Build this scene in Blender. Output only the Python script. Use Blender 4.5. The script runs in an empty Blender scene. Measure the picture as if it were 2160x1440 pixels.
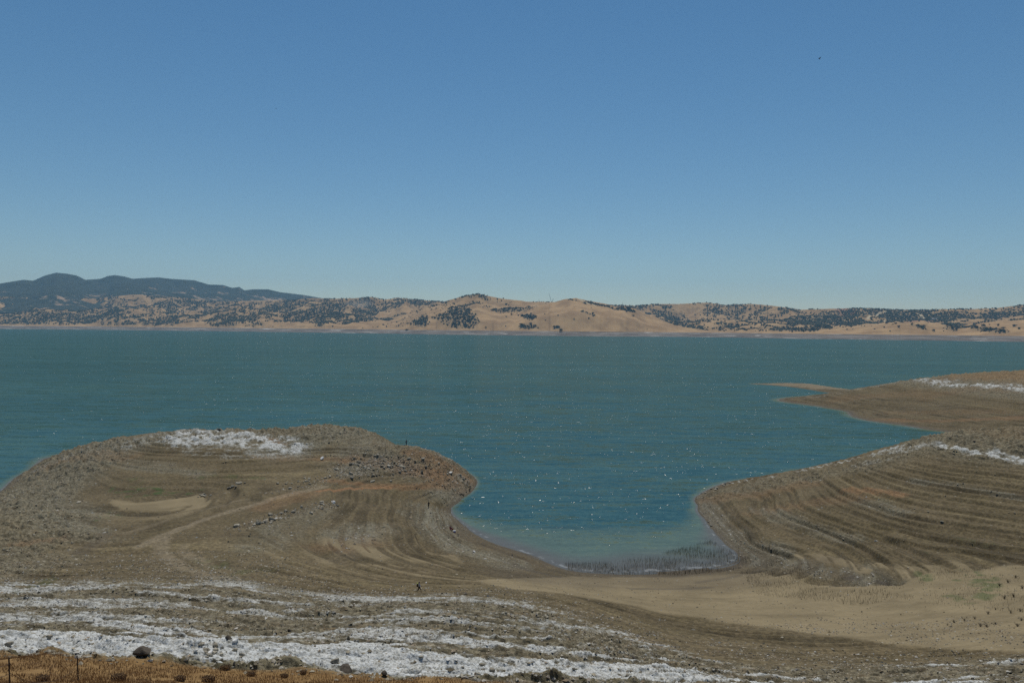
import bpy, bmesh, math, random
import numpy as np
from mathutils import Matrix, Vector
random.seed(7)
rng = np.random.default_rng(11)
SC = bpy.context.scene
COL = SC.collection
rad = math.radians

# ------------------------------------------------------------------ camera
F = 1680.0                       # focal length in pixels of a 2160 px wide frame
CAM_H = 54.0
PITCH, ROLL = math.atan(28 / F), rad(0.5)
cam_d = bpy.data.cameras.new('camera')
cam = bpy.data.objects.new('camera', cam_d); COL.objects.link(cam)
cam_d.sensor_width = 36; cam_d.lens = 28.0
cam_d.clip_start = 0.5; cam_d.clip_end = 90000
CM = Matrix.Translation((0, 0, CAM_H)) @ Matrix.Rotation(rad(90) - PITCH, 4, 'X') @ Matrix.Rotation(ROLL, 4, 'Z')
cam.matrix_world = CM
SC.camera = cam

# ------------------------------------------------------------------ sky, sun, exposure
SUN_EL, SUN_AZ = rad(66), rad(2)      # azimuth from +Y towards +X
w = bpy.data.worlds.new('World'); SC.world = w; w.use_nodes = True
nt = w.node_tree; bg = nt.nodes['Background']
sky = nt.nodes.new('ShaderNodeTexSky'); sky.sky_type = 'NISHITA'
sky.sun_disc = False; sky.sun_elevation = SUN_EL; sky.sun_rotation = SUN_AZ
sky.altitude = 150; sky.air_density = 1.0; sky.dust_density = 0.0; sky.ozone_density = 3.0
hsn = nt.nodes.new('ShaderNodeHueSaturation'); hsn.inputs['Saturation'].default_value = 1.2; hsn.inputs['Hue'].default_value = .494
nt.links.new(sky.outputs[0], hsn.inputs['Color']); nt.links.new(hsn.outputs[0], bg.inputs[0]); bg.inputs[1].default_value = 0.073
sd = bpy.data.lights.new('sun', 'SUN'); sd.energy = 3.9; sd.angle = rad(0.5); sd.color = (1, 0.945, 0.84)
so = bpy.data.objects.new('sun', sd); COL.objects.link(so)
sv = Vector((math.sin(SUN_AZ) * math.cos(SUN_EL), math.cos(SUN_AZ) * math.cos(SUN_EL), math.sin(SUN_EL)))
so.rotation_euler = sv.to_track_quat('Z', 'Y').to_euler(); so.location = (0, 0, 300)
SC.view_settings.view_transform = 'Standard'; SC.view_settings.look = 'None'
SC.view_settings.exposure = -0.1; SC.view_settings.gamma = 1
cy = SC.cycles
cy.max_bounces = 4; cy.diffuse_bounces = 2; cy.glossy_bounces = 2; cy.transmission_bounces = 2
cy.volume_bounces = 0; cy.transparent_max_bounces = 6
cy.sample_clamp_indirect = 6; cy.sample_clamp_direct = 3.5; cy.use_denoising = False
cy.use_adaptive_sampling = True; cy.adaptive_threshold = 0.008

# ------------------------------------------------------------------ noise
def _h(ix, iy, iz, seed):
    h = ix.astype(np.uint32) * np.uint32(374761393) + iy.astype(np.uint32) * np.uint32(668265263) \
        + iz.astype(np.uint32) * np.uint32(2246822519) + np.uint32((seed * 3266489917) & 0xffffffff)
    h = (h ^ (h >> np.uint32(13))) * np.uint32(1274126177)
    h = h ^ (h >> np.uint32(16))
    return (h & np.uint32(0xffffff)).astype(np.float32) / np.float32(16777215.0)
Z0 = np.zeros(1, np.int64)
def vn2(x, y, seed=0):
    xi, yi = np.floor(x), np.floor(y)
    fx, fy = (x - xi).astype(np.float32), (y - yi).astype(np.float32)
    xi, yi = xi.astype(np.int64), yi.astype(np.int64)
    fx = fx * fx * (3 - 2 * fx); fy = fy * fy * (3 - 2 * fy)
    a, b = _h(xi, yi, Z0, seed), _h(xi + 1, yi, Z0, seed)
    c, d = _h(xi, yi + 1, Z0, seed), _h(xi + 1, yi + 1, Z0, seed)
    return (a + (b - a) * fx) * (1 - fy) + (c + (d - c) * fx) * fy
def vn3(x, y, z, seed=0):
    zi = np.floor(z); fz = (z - zi).astype(np.float32); fz = fz * fz * (3 - 2 * fz); zi = zi.astype(np.int64)
    xi, yi = np.floor(x), np.floor(y)
    fx, fy = (x - xi).astype(np.float32), (y - yi).astype(np.float32)
    xi, yi = xi.astype(np.int64), yi.astype(np.int64)
    fx = fx * fx * (3 - 2 * fx); fy = fy * fy * (3 - 2 * fy)
    def lay(k):
        a, b = _h(xi, yi, k, seed), _h(xi + 1, yi, k, seed)
        c, d = _h(xi, yi + 1, k, seed), _h(xi + 1, yi + 1, k, seed)
        return (a + (b - a) * fx) * (1 - fy) + (c + (d - c) * fx) * fy
    l0, l1 = lay(zi), lay(zi + 1)
    return l0 + (l1 - l0) * fz
def fbm(x, y, oct=5, seed=0, gain=0.5):
    s = 0; a = 1; t = 0
    for o in range(oct):
        s = s + a * vn2(x * 2 ** o + 17.3 * o, y * 2 ** o - 9.1 * o, seed + o); t += a; a *= gain
    return s / t
def fbm3(x, y, z, oct=3, seed=0):
    s = 0; a = 1; t = 0
    for o in range(oct):
        s = s + a * vn3(x * 2 ** o + 7.3 * o, y * 2 ** o - 5.1 * o, z * 2 ** o + 3.3 * o, seed + o); t += a; a *= .5
    return s / t
def ridged(x, y, oct=4, seed=0):
    s = 0; a = 1; t = 0
    for o in range(oct):
        n = 1 - np.abs(2 * vn2(x * 2 ** o + 31.7 * o, y * 2 ** o + 11.9 * o, seed + o) - 1)
        s = s + a * n * n; t += a; a *= .5
    return s / t
def ss(a, b, x):
    t = np.clip((x - a) / (b - a), 0, 1); return t * t * (3 - 2 * t)

# ------------------------------------------------------------------ pixel (2160x1440) <-> place
R3 = np.array(CM.to_3x3())
def ray(px, py):
    d = R3 @ np.array([(px - 1080) / F, (720 - py) / F, -1.0]); return d / d[1]     # unit forward distance
def at_z(px, py, z):
    d = ray(px, py); t = (z - CAM_H) / d[2]; return (d[0] * t, d[1] * t)
def at_D(px, py, D):
    d = ray(px, py); return (d[0] * D, D, CAM_H + d[2] * D)

# ------------------------------------------------------------------ the shape of the near ground
P = []   # (x, y, z)
def c(px, py, z): P.append((*at_z(px, py, z), z))
def wz(px, py, z): P.append((*at_z(px, py, 0), z))
cols = {
 -320: [(1440, 33.5), (1300, 22), (1200, 11), (1120, 4), (1080, 0)],
 0: [(1440, 37), (1390, 34.8), (1345, 29), (1300, 22.3), (1250, 14.5), (1200, 10.5), (1150, 9.3), (1100, 8.6), (1060, 5.5), (1036, 0.2)],
 200: [(1440, 37), (1395, 34.5), (1345, 28.5), (1300, 22.8), (1250, 15.3), (1200, 10.4), (1130, 8.0), (1070, 7.0), (1020, 7.2), (980, 8.3), (950, 9.7)],
 380: [(1120, 8.1), (1070, 7.0), (1040, 7.0), (1010, 8.5), (980, 10.0), (950, 12)],
 560: [(1440, 33), (1330, 22.6), (1270, 15.9), (1220, 11.3), (1150, 8.6), (1090, 8.3), (1040, 8.6), (1000, 8.9), (960, 11.1)],
 700: [(1160, 7.3), (1110, 7.2), (1060, 7.8), (1010, 8.3), (960, 10.4)],
 850: [(1440, 32.6), (1330, 22.8), (1270, 15.3), (1240, 9.4), (1180, 5.9), (1120, 4.9), (1070, 4.7), (1030, 5.4), (1000, 7.5), (970, 10.3)],
 940: [(1150, 2.8), (1116, 1.6), (1085, 1.0), (1050, 2.5), (1020, 4)],
 1080: [(1440, 31.7), (1340, 23), (1280, 15.5), (1240, 9), (1210, 4), (1180, 1.6)],
 1240: [(1440, 28.8), (1350, 19), (1290, 11), (1250, 5), (1222, 1.5)],
 1400: [(1440, 24.7), (1400, 18.3), (1350, 11.1), (1310, 7), (1270, 3.6), (1230, 1.1)],
 1560: [(1440, 20.2), (1370, 11), (1310, 5.2), (1250, 2.0), (1210, 0.9)],
 1600: [(1140, 2.2), (1090, 3.2), (1050, 3.6)],
 1700: [(1440, 16), (1370, 9.2), (1320, 5.8), (1270, 3.6), (1220, 2.5), (1170, 2.2), (1120, 3.6), (1050, 6.0), (1015, 6.8)],
 1900: [(1440, 17.4), (1370, 9.3), (1300, 5.3), (1230, 4.1), (1170, 4.9), (1100, 7.2), (1030, 10.3), (965, 14.4)],
 2160: [(1440, 18.8), (1380, 13.6), (1330, 9.9), (1260, 7.4), (1200, 6.5), (1150, 7.3), (1050, 11.5), (965, 17.1)],
 2560: [(1440, 20), (1380, 15), (1260, 9), (1150, 10), (1050, 15), (965, 20), (905, 25)],
}
for px, l in cols.items():
    for py, z in l: c(px, py, z)
crest = [(150, 947, 7), (230, 926, 11), (300, 915, 13), (370, 908, 14.7), (470, 906, 15.6), (560, 906, 15.3), (640, 905, 13.5),
         (720, 904, 12), (800, 916, 12.4), (857, 938, 13), (920, 958, 10.6)]
for px, py, z in crest:
    c(px, py, z)
    x, y = at_z(px, py, z); r = math.hypot(x, y)
    for dr, zz in ((20, z - 5.5), (50, -1.5), (100, -8)):
        P.append((x * (r + dr) / r, y * (r + dr) / r, zz))
crest2 = [(1600, 1003, 3.4), (1700, 985, 7), (1780, 966, 10), (1850, 947, 13.6), (1920, 929, 16.6), (1990, 914, 19), (2075, 905, 21.5), (2160, 901, 23)]
for px, py, z in crest2:
    c(px, py, z)
    x, y = at_z(px, py, z); r = math.hypot(x, y)
    for dr, zz in ((16, z - 4.2), (45, z * .3 - 3), (80, -5)):
        P.append((x * (r + dr) / r, y * (r + dr) / r, zz))
for px, py in [(60, 991), (88, 968), (975, 1050), (950, 1068), (955, 1085), (985, 1110), (1020, 1130), (1080, 1155), (1140, 1176), (1200, 1200),
               (1250, 1206), (1330, 1207), (1400, 1205), (1480, 1198), (1550, 1182), (1548, 1162), (1520, 1140), (1490, 1105), (1468, 1075), (1464, 1050), (1478, 1040), (1530, 1017),
               (1645, 846), (1780, 866), (1830, 887), (1900, 896), (2000, 911), (2080, 918)]:
    wz(px, py, 0)
for px, py, z in [(975, 982, 4.6), (985, 992, 3.0), (996, 1003, 1.2), (994, 1020, 1.0), (1530, 1019, 0.8), (1500, 1032, 0.8), (1475, 1052, 0.8)]: c(px, py, z)
for px, py, z in [(1010, 1003, -1.5), (1005, 985, -2), (980, 968, -3), (1010, 1040, -1.5), (1040, 1000, -5), (990, 1070, -1.5), (1030, 1100, -1.5), (1100, 1130, -1.5)]: wz(px, py, z)
for px, py, z in [(300, 840, -9), (700, 840, -9), (1100, 830, -9), (1100, 900, -9), (1100, 960, -8), (1300, 960, -8), (1200, 1040, -7), (1350, 1040, -6), (1250, 1110, -4),
                  (1100, 1070, -4.5), (1500, 950, -8), (1700, 900, -6), (1400, 1100, -3.5), (1440, 1060, -2), (1450, 1160, -.8), (1350, 1160, -1.0), (1200, 1160, -1.3), (1450, 1130, -1.4),
                  (1300, 1185, -.35), (1420, 1185, -.35), (30, 960, -3), (-30, 1000, -4), (60, 940, -6), (-200, 950, -9), (1400, 830, -9), (1500, 990, -3), (1440, 1010, -4), (1600, 960, -5), (1750, 930, -5), (1900, 915, -3.5),
                  (1600, 850, -3), (1640, 870, -4), (1750, 885, -3.5), (1700, 830, -2), (1900, 780, -9), (2100, 765, -9), (1500, 780, -9), (2500, 760, -9), (1900, 905, -1.5)]: wz(px, py, z)
for px, py, z in [(1710, 834, 3), (1780, 823, 6), (1860, 811, 11), (1950, 799, 17), (2060, 789, 22), (2160, 787, 24), (2500, 792, 24)]:
    c(px, py, z)
    x, y = at_z(px, py, z); r = math.hypot(x, y)
    for dr, zz in ((35, z * .5 - 1.5), (75, -5)): P.append((x * (r + dr) / r, y * (r + dr) / r, zz))
for px, py, z in [(1780, 845, 3.5), (1860, 840, 7.5), (1850, 872, 2), (1950, 850, 6), (1950, 830, 10.5), (1950, 885, 2), (2060, 830, 14), (2060, 870, 6), (2060, 895, 3), (2160, 850, 12), (2160, 830, 16), (2160, 885, 6), (2500, 850, 16), (2500, 890, 9)]: c(px, py, z)
for x, y, z in [(0, 4, 51.5), (-20, 4, 51.5), (20, 4, 51.5), (0, 25, 41.5), (-25, 25, 42.5), (25, 25, 38), (60, 30, 30), (100, 40, 26), (-60, 30, 40), (-100, 30, 38), (60, 4, 44), (-60, 4, 50)]: P.append((x, y, z))
P = np.array(P)
K = 100.0
def _U(r2): return np.where(r2 > 1e-12, r2 * np.log(np.maximum(r2, 1e-12)), 0)
n = len(P); A = np.zeros((n + 3, n + 3)); XY = P[:, :2] / K
A[:n, :n] = _U(((XY[:, None] - XY[None]) ** 2).sum(-1)) + np.eye(n) * 4e-4
A[:n, n] = 1; A[:n, n + 1:] = XY; A[n, :n] = 1; A[n + 1:, :n] = XY.T
SOL = np.linalg.solve(A, np.concatenate([P[:, 2], np.zeros(3)]))
def tps(x, y):
    x = np.asarray(x) / K; y = np.asarray(y) / K
    out = SOL[n] + SOL[n + 1] * x + SOL[n + 2] * y
    for i in range(n):
        out = out + SOL[i] * _U((x - XY[i, 0]) ** 2 + (y - XY[i, 1]) ** 2)
    return out

class Polar:
    """height grid over azimuth and distance round the viewpoint's foot"""
    def __init__(s, az, r):
        s.az, s.r = az, r
        s.X = r[:, None] * np.sin(az)[None]; s.Y = r[:, None] * np.cos(az)[None]; s.Z = np.zeros_like(s.X)
        s.lr = np.log(r)
    def idx(s, x, y):
        a = np.interp(np.arctan2(x, y), s.az, np.arange(len(s.az)))
        q = np.interp(np.log(np.maximum(np.hypot(x, y), 1e-3)), s.lr, np.arange(len(s.r)))
        return a, q
    def samp(s, x, y, M=None):
        M = s.Z if M is None else M
        a, q = s.idx(np.asarray(x, float), np.asarray(y, float))
        a0 = np.clip(np.floor(a).astype(int), 0, len(s.az) - 2); q0 = np.clip(np.floor(q).astype(int), 0, len(s.r) - 2)
        fa, fq = a - a0, q - q0
        return (M[q0, a0] * (1 - fa) + M[q0, a0 + 1] * fa) * (1 - fq) + (M[q0 + 1, a0] * (1 - fa) + M[q0 + 1, a0 + 1] * fa) * fq
    def hit(s, px, py):
        d = ray(px, py); D = s.r * math.cos(math.atan2(d[0], 1))
        x, y = d[0] * D, D; zr = CAM_H + d[2] * D
        zt = s.samp(x, y); k = np.nonzero(zt >= zr)[0]; k = k[k > 0]
        if len(k) == 0: return None
        k = k[0]; g0 = zt[k - 1] - zr[k - 1]; g1 = zt[k] - zr[k]; t = min(max(-g0 / (g1 - g0 + 1e-9), 0), 1)
        xx, yy = x[k - 1] + (x[k] - x[k - 1]) * t, D[k - 1] + (D[k] - D[k - 1]) * t
        return (xx, yy, float(s.samp(xx, yy)))

def mesh_np(name, V, Fc, mat, smooth=False, parent=None):
    me = bpy.data.meshes.new(name)
    V = np.ascontiguousarray(V, np.float32); Fc = np.ascontiguousarray(Fc, np.int32); k = Fc.shape[1]
    me.vertices.add(len(V)); me.vertices.foreach_set('co', V.ravel())
    me.loops.add(Fc.size); me.loops.foreach_set('vertex_index', Fc.ravel())
    me.polygons.add(len(Fc)); me.polygons.foreach_set('loop_start', np.arange(0, Fc.size, k, dtype=np.int32))
    me.update(calc_edges=True)
    me.polygons.foreach_set('use_smooth', np.full(len(Fc), smooth, bool))
    if mat: me.materials.append(mat)
    o = bpy.data.objects.new(name, me); COL.objects.link(o)
    if parent: o.parent = parent
    return o
def fattr(o, name, arr):
    a = o.data.attributes.new(name, 'FLOAT', 'POINT'); a.data.foreach_set('value', np.ascontiguousarray(arr, np.float32).ravel())
def cattr(o, name, arr):
    a = o.data.attributes.new(name, 'FLOAT_COLOR', 'POINT'); a.data.foreach_set('color', np.ascontiguousarray(arr, np.float32).ravel())
def gridmesh(name, G, keep, mat, attrs, smooth=True):
    R_, A_ = G.X.shape
    i = np.arange(R_ * A_).reshape(R_, A_)
    q = np.stack([i[:-1, :-1], i[:-1, 1:], i[1:, 1:], i[1:, :-1]], -1).reshape(-1, 4)
    k = keep[:-1, :-1] | keep[1:, 1:] | keep[:-1, 1:] | keep[1:, :-1]
    q = q[k.ravel()]
    used = np.zeros(R_ * A_, bool); used[q.ravel()] = True
    new = np.cumsum(used) - 1
    V = np.stack([G.X, G.Y, G.Z], -1).reshape(-1, 3)[used]
    o = mesh_np(name, V, new[q][:, ::-1], mat, smooth)
    for nm, a in attrs.items():
        a = a.reshape(R_ * A_, -1)[used]
        (cattr if a.shape[1] == 4 else fattr)(o, nm, a)
    return o
def tag(o, label=None, cat=None, group=None, kind=None):
    if label: o['label'] = label
    if cat: o['category'] = cat
    if group: o['group'] = group
    if kind: o['kind'] = kind
    return o
def empty(name, loc, rz=0):
    o = bpy.data.objects.new(name, None); COL.objects.link(o); o.location = loc; o.rotation_euler = (0, 0, rz); o.empty_display_size = .3
    return o

# ------------------------------------------------------------------ node helper
class N:
    def __init__(s, name, rough=0.9, spec=0.2):
        s.m = bpy.data.materials.new(name); s.m.use_nodes = True; s.t = s.m.node_tree; s.b = s.t.nodes['Principled BSDF']
        s.b.inputs['Roughness'].default_value = rough; s.b.inputs['Specular IOR Level'].default_value = spec
        g = s.t.nodes.new('ShaderNodeNewGeometry'); s.pos = g.outputs['Position']; s.geo = g
    def new(s, k): return s.t.nodes.new('ShaderNode' + k)
    def put(s, sock, v):
        if isinstance(v, bpy.types.NodeSocket): s.t.links.new(v, sock)
        elif isinstance(v, (tuple, list)) and len(v) == 3 and sock.type == 'RGBA': sock.default_value = (*v, 1)
        else: sock.default_value = v
    def attr(s, name):
        a = s.new('Attribute'); a.attribute_name = name; return a
    def noise(s, vec, scale, detail=3, rough=.5):
        t = s.new('TexNoise'); s.put(t.inputs['Vector'], vec); t.inputs['Scale'].default_value = scale
        t.inputs['Detail'].default_value = detail; t.inputs['Roughness'].default_value = rough; return t.outputs[0]
    def scalev(s, vec, v):
        m = s.new('VectorMath'); m.operation = 'MULTIPLY'; s.put(m.inputs[0], vec); m.inputs[1].default_value = v; return m.outputs[0]
    def math(s, op, a, b=0.0, c_=None, clamp=False):
        m = s.new('Math'); m.operation = op; m.use_clamp = clamp; s.put(m.inputs[0], a); s.put(m.inputs[1], b)
        if c_ is not None: s.put(m.inputs[2], c_)
        return m.outputs[0]
    def rmp(s, v, a, b, lo=0.0, hi=1.0):
        m = s.new('MapRange'); m.interpolation_type = 'SMOOTHSTEP'; s.put(m.inputs[0], v)
        for i, x in enumerate((a, b, lo, hi)): s.put(m.inputs[i + 1], x)
        return m.outputs[0]
    def mix(s, f, a, b, mode='MIX'):
        m = s.new('Mix'); m.data_type = 'RGBA'; m.blend_type = mode; m.clamp_factor = True
        s.put(m.inputs[0], f); s.put(m.inputs[6], a); s.put(m.inputs[7], b); return m.outputs[2]
    def bump(s, h, strength, dist):
        b = s.new('Bump'); s.put(b.inputs['Strength'], strength); s.put(b.inputs['Distance'], dist); s.put(b.inputs['Height'], h); return b.outputs[0]
    def color(s, v): s.put(s.b.inputs['Base Color'], v)
    def normal(s, v): s.put(s.b.inputs['Normal'], v)
def plain(name, col, rough=.7, spec=.3, var=.25, scale=6):
    m = N(name, rough, spec); k = m.noise(m.pos, scale, 4)
    m.color(m.mix(m.rmp(k, .3, .7), tuple(x * (1 - var) for x in col), tuple(min(1, x * (1 + var)) for x in col))); return m.m

# ------------------------------------------------------------------ near ground grid
coarse = Polar(np.radians(np.linspace(-46, 46, 300)), np.exp(np.linspace(math.log(3), math.log(1050), 420)))
coarse.Z = tps(coarse.X, coarse.Y)
# the low spit beyond the second headland, a bar of its own
def seg_d(x, y, pts):
    best = np.full(np.shape(x), 1e9); 
    for (x0, y0), (x1, y1) in zip(pts[:-1], pts[1:]):
        dx, dy = x1 - x0, y1 - y0; t = np.clip(((x - x0) * dx + (y - y0) * dy) / (dx * dx + dy * dy + 1e-9), 0, 1)
        best = np.minimum(best, np.hypot(x - x0 - t * dx, y - y0 - t * dy))
    return best
spit = [at_z(1596, 809.5, 0), at_z(1640, 811.5, 0), at_z(1690, 814, 0), at_z(1740, 819, 0), at_z(1790, 826, 0)]
def spit_h(x, y):
    d = seg_d(x, y, spit); w_ = 7 + 20 * ss(spit[0][0], spit[2][0], x) * (1 - .55 * ss(spit[3][0], spit[4][0], x))
    return 2.9 * (w_ / 30) * (1 - (d / w_) ** 2)
coarse.Z = np.where(coarse.Y > 640, np.maximum(coarse.Z, np.maximum(spit_h(coarse.X, coarse.Y), -9)), coarse.Z)
coarse.Z = np.maximum(coarse.Z, -9)

rr = [np.exp(np.linspace(math.log(3), math.log(30), 90, endpoint=False)), np.exp(np.linspace(math.log(30), math.log(470), 1250, endpoint=False)),
      np.exp(np.linspace(math.log(470), math.log(1000), 300))]
G = Polar(np.radians(np.linspace(-44, 44, 1250)), np.concatenate(rr))
X, Y = G.X, G.Y
B = coarse.samp(X, Y)                       # smooth ground
coarse.G0 = coarse.Z
R = np.hypot(X, Y)

# --- painted areas, given where they lie on the ground
def gp(px, py):
    h = coarse.hit(px, py)
    return h if h else (*at_z(px, py, 2), 2)
def stroke(pts, wid, soft=1.0, warp=1.0):
    """soft band of half width wid metres along ground points given as picture positions"""
    g = [gp(*p)[:2] for p in pts]; xs = [p[0] for p in g]; ys = [p[1] for p in g]; m = wid * 3 + 6
    sel = (X > min(xs) - m) & (X < max(xs) + m) & (Y > min(ys) - m) & (Y < max(ys) + m)
    out = np.zeros(X.shape, np.float32)
    if not sel.any(): return out
    x, y = X[sel], Y[sel]
    nx = (fbm(x / (wid * 1.2 + 2), y / (wid * 1.2 + 2), 3, 5) - .5) * wid * 1.4 * warp
    d = seg_d(x + nx, y + nx, g if len(g) > 1 else [g[0], (g[0][0] + .1, g[0][1])])
    out[sel] = 1 - ss(wid * (1 - .6 * soft), wid * (1 + .6 * soft), d)
    return out
def poly(pts, soft=3.0, warp=4.0):
    g = np.array([gp(*p)[:2] for p in pts]); out = np.zeros(X.shape, np.float32)
    m = 8; sel = (X > g[:, 0].min() - m) & (X < g[:, 0].max() + m) & (Y > g[:, 1].min() - m) & (Y < g[:, 1].max() + m)
    x, y = X[sel], Y[sel]; nz = (fbm(x / 9, y / 9, 3, 9) - .5) * 2 * warp; x = x + nz; y = y + nz
    ins = np.zeros(x.shape, bool); j = len(g) - 1
    for i in range(len(g)):
        cnd = (g[i, 1] > y) != (g[j, 1] > y)
        xi = (g[j, 0] - g[i, 0]) * (y - g[i, 1]) / (g[j, 1] - g[i, 1] + 1e-12) + g[i, 0]
        ins ^= cnd & (x < xi); j = i
    d = seg_d(x, y, [tuple(p) for p in g] + [tuple(g[0])]) * np.where(ins, 1, -1)
    out[sel] = ss(-soft, soft, d); return out
n_big = fbm(X / 40, Y / 40, 4, 21); n_mid = fbm(X / 9, Y / 9, 4, 22); n_sm = fbm(X / 2.2, Y / 2.2, 3, 23)

sand = np.zeros(X.shape, np.float32)
def mx(a, b, k=1.0): np.maximum(a, b * k, out=a)
mx(sand, poly([(1000, 1222), (1200, 1215), (1420, 1212), (1620, 1200), (1700, 1222), (1760, 1232), (1840, 1236), (1905, 1226), (1960, 1200), (2030, 1200), (2200, 1180), (2300, 1360), (2160, 1372), (1900, 1352), (1760, 1338), (1640, 1322), (1480, 1302), (1300, 1268), (1100, 1242)], 2.5, 3))
hol = poly([(238, 1056), (300, 1060), (395, 1047), (425, 1040), (435, 1052), (415, 1062), (330, 1076), (255, 1072)], 1.2, 1.5)
sandP = np.maximum(sand, hol * .95)
mx(sand, poly([(235, 1052), (300, 1058), (400, 1045), (440, 1035), (470, 1050), (430, 1072), (330, 1078), (240, 1074)], 1.5, 2))
mx(sand, stroke([(230, 1085), (330, 1100), (400, 1082)], 6), .55)
mx(sand, stroke([(700, 1140), (760, 1158), (850, 1175), (930, 1190)], 4), .75)
mx(sand, stroke([(780, 1190), (900, 1212), (1040, 1225), (1200, 1235)], 2.2), .85)
mx(sand, stroke([(650, 1160), (700, 1195), (800, 1215), (980, 1235)], 1.3), .6)
mx(sand, stroke([(560, 1160), (620, 1190), (720, 1215), (840, 1228)], 1.2), .5)
mx(sand, stroke([(1692, 1172), (1740, 1174), (1790, 1190), (1820, 1200)], 2.2, .6, .6), .95)
mx(sand, stroke([(1860, 1188), (1900, 1195), (1925, 1215)], 2.4, .6, .8), .9)
mx(sand, stroke([(1960, 1195), (2060, 1200), (2140, 1230)], 3.5), .8)
mx(sand, stroke([(120, 1212), (150, 1190), (185, 1165)], .6), .7)
mx(sand, stroke([(900, 1165), (950, 1172), (965, 1185)], 1.6), .7)
pale = np.zeros(X.shape, np.float32)      # pale dusty tracks and strands
mx(pale, stroke([(290, 1152), (350, 1125), (440, 1090), (520, 1068), (600, 1045), (680, 1025)], 1.7, .8), .7)
mx(pale, stroke([(345, 1135), (335, 1158), (365, 1185), (420, 1205), (480, 1218)], 1.6), .6)
mx(pale, stroke([(385, 1150), (400, 1175), (450, 1192)], 1.3), .5)
mx(pale, stroke([(1602, 809), (1690, 811), (1770, 819)], 16), .95)
mx(pale, stroke([(270, 1118), (400, 1080), (520, 1050)], 1.2), .4)
mx(pale, stroke([(700, 1180), (800, 1130), (820, 1100)], 3), .35)
orange = np.zeros(X.shape, np.float32)
for pts, wd, k in [([(860, 985), (905, 1000), (950, 1010)], 6, .6), ([(870, 955), (930, 975), (975, 1000)], 3.5, .5), ([(700, 1012), (780, 1022), (900, 1026), (960, 1020)], 2.2, .5),
                   ([(672, 1034), (740, 1028), (820, 1026)], 1.2, 1.0), ([(740, 965), (800, 975), (840, 975)], 4, .5), ([(560, 960), (640, 965), (700, 968)], 3, .35), ([(640, 1040), (560, 1068)], 4, .3),
                   ([(1500, 1048), (1600, 1040), (1700, 1022)], 4, .25), ([(1600, 1075), (1700, 1060), (1800, 1050)], 4, .2), ([(1790, 1030), (1900, 1040)], 2, .6), ([(720, 1150), (760, 1140)], 5, .25),
                   ([(1780, 840), (1900, 832), (2000, 826), (2160, 815)], 12, .18), ([(1880, 870), (1980, 868), (2100, 868)], 8, .15), ([(2000, 800), (2160, 790)], 14, .25), ([(1850, 885), (2160, 880)], 5, .4),
                   ([(595, 935), (560, 925)], 2.5, .6), ([(60, 1145), (120, 1135)], 3, .35), ([(100, 985), (170, 960), (260, 965)], 4, .25)]: mx(orange, stroke(pts, wd), k)
green = np.zeros(X.shape, np.float32)
for pts, wd, k in [([(245, 1030), (290, 1030), (350, 1040)], 2.2, 1.3), ([(280, 1045), (330, 1043), (400, 1038), (440, 1030)], 1.3, .9), ([(205, 1102), (225, 1090), (250, 1070)], 1.4, .9), ([(420, 1005), (480, 1003), (560, 1008)], 1.2, .5),
                   ([(440, 1185), (470, 1195), (510, 1205)], 3, .45), ([(30, 1250), (100, 1225), (130, 1210)], 1.2, .5), ([(270, 1010), (330, 1015)], 2, .4),
                   ([(1945, 1205), (1955, 1225)], 1.4, .9), ([(2040, 1205), (2055, 1222), (2030, 1225)], 2.2, 1), ([(2085, 1220), (2095, 1240), (2070, 1262)], 1.6, .9), ([(2060, 1240), (2090, 1245)], 1.5, .8), ([(2000, 1255), (2040, 1270)], 1.2, .7),
                   ([(1800, 1148), (1950, 1165)], .8, .4), ([(2000, 1130), (2100, 1150)], .8, .35), ([(2010, 1205), (2015, 1230)], 1, .7)]: mx(green, stroke(pts, wd, 1, 1.6), k)
green *= ss(.47, .56, n_sm * .7 + n_mid * .3)
grey = np.zeros(X.shape, np.float32)

for pts, wd, k in [([(0, 1070), (80, 1020), (160, 965), (300, 930)], 14, .45), ([(745, 990), (800, 972), (860, 985)], 6, .7), ([(905, 1075), (900, 1095), (930, 1130), (990, 1160), (1060, 1185)], 6, .8), ([(930, 1050), (975, 1035)], 4, .7), ([(1480, 1070), (1510, 1110), (1560, 1150), (1630, 1185)], 4.5, .9),
                   ([(640, 935), (620, 955), (560, 950)], 6, .9), ([(660, 925), (720, 915), (800, 930), (760, 945)], 8, .55), ([(740, 1130), (780, 1115)], 6, .6), ([(560, 1150), (600, 1110), (680, 1080)], 5, .45),
                   ([(230, 975), (330, 985), (430, 998)], 4, .5), ([(1600, 1070), (1700, 1110), (1800, 1135)], 3, .5), ([(1820, 1055), (1900, 1078)], 3, .7), ([(1930, 1012), (2050, 1025), (2160, 1050)], 2.0, .8),
                   ([(1640, 1150), (1700, 1190), (1740, 1210)], 3, .7), ([(1800, 1200), (1900, 1235)], 5, .6), ([(60, 1060), (130, 1080), (170, 1110)], 8, .5), ([(460, 1215), (560, 1235), (640, 1248)], 2, .5)]: mx(grey, stroke(pts, wd), k)
wet = np.zeros(X.shape, np.float32)
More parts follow.
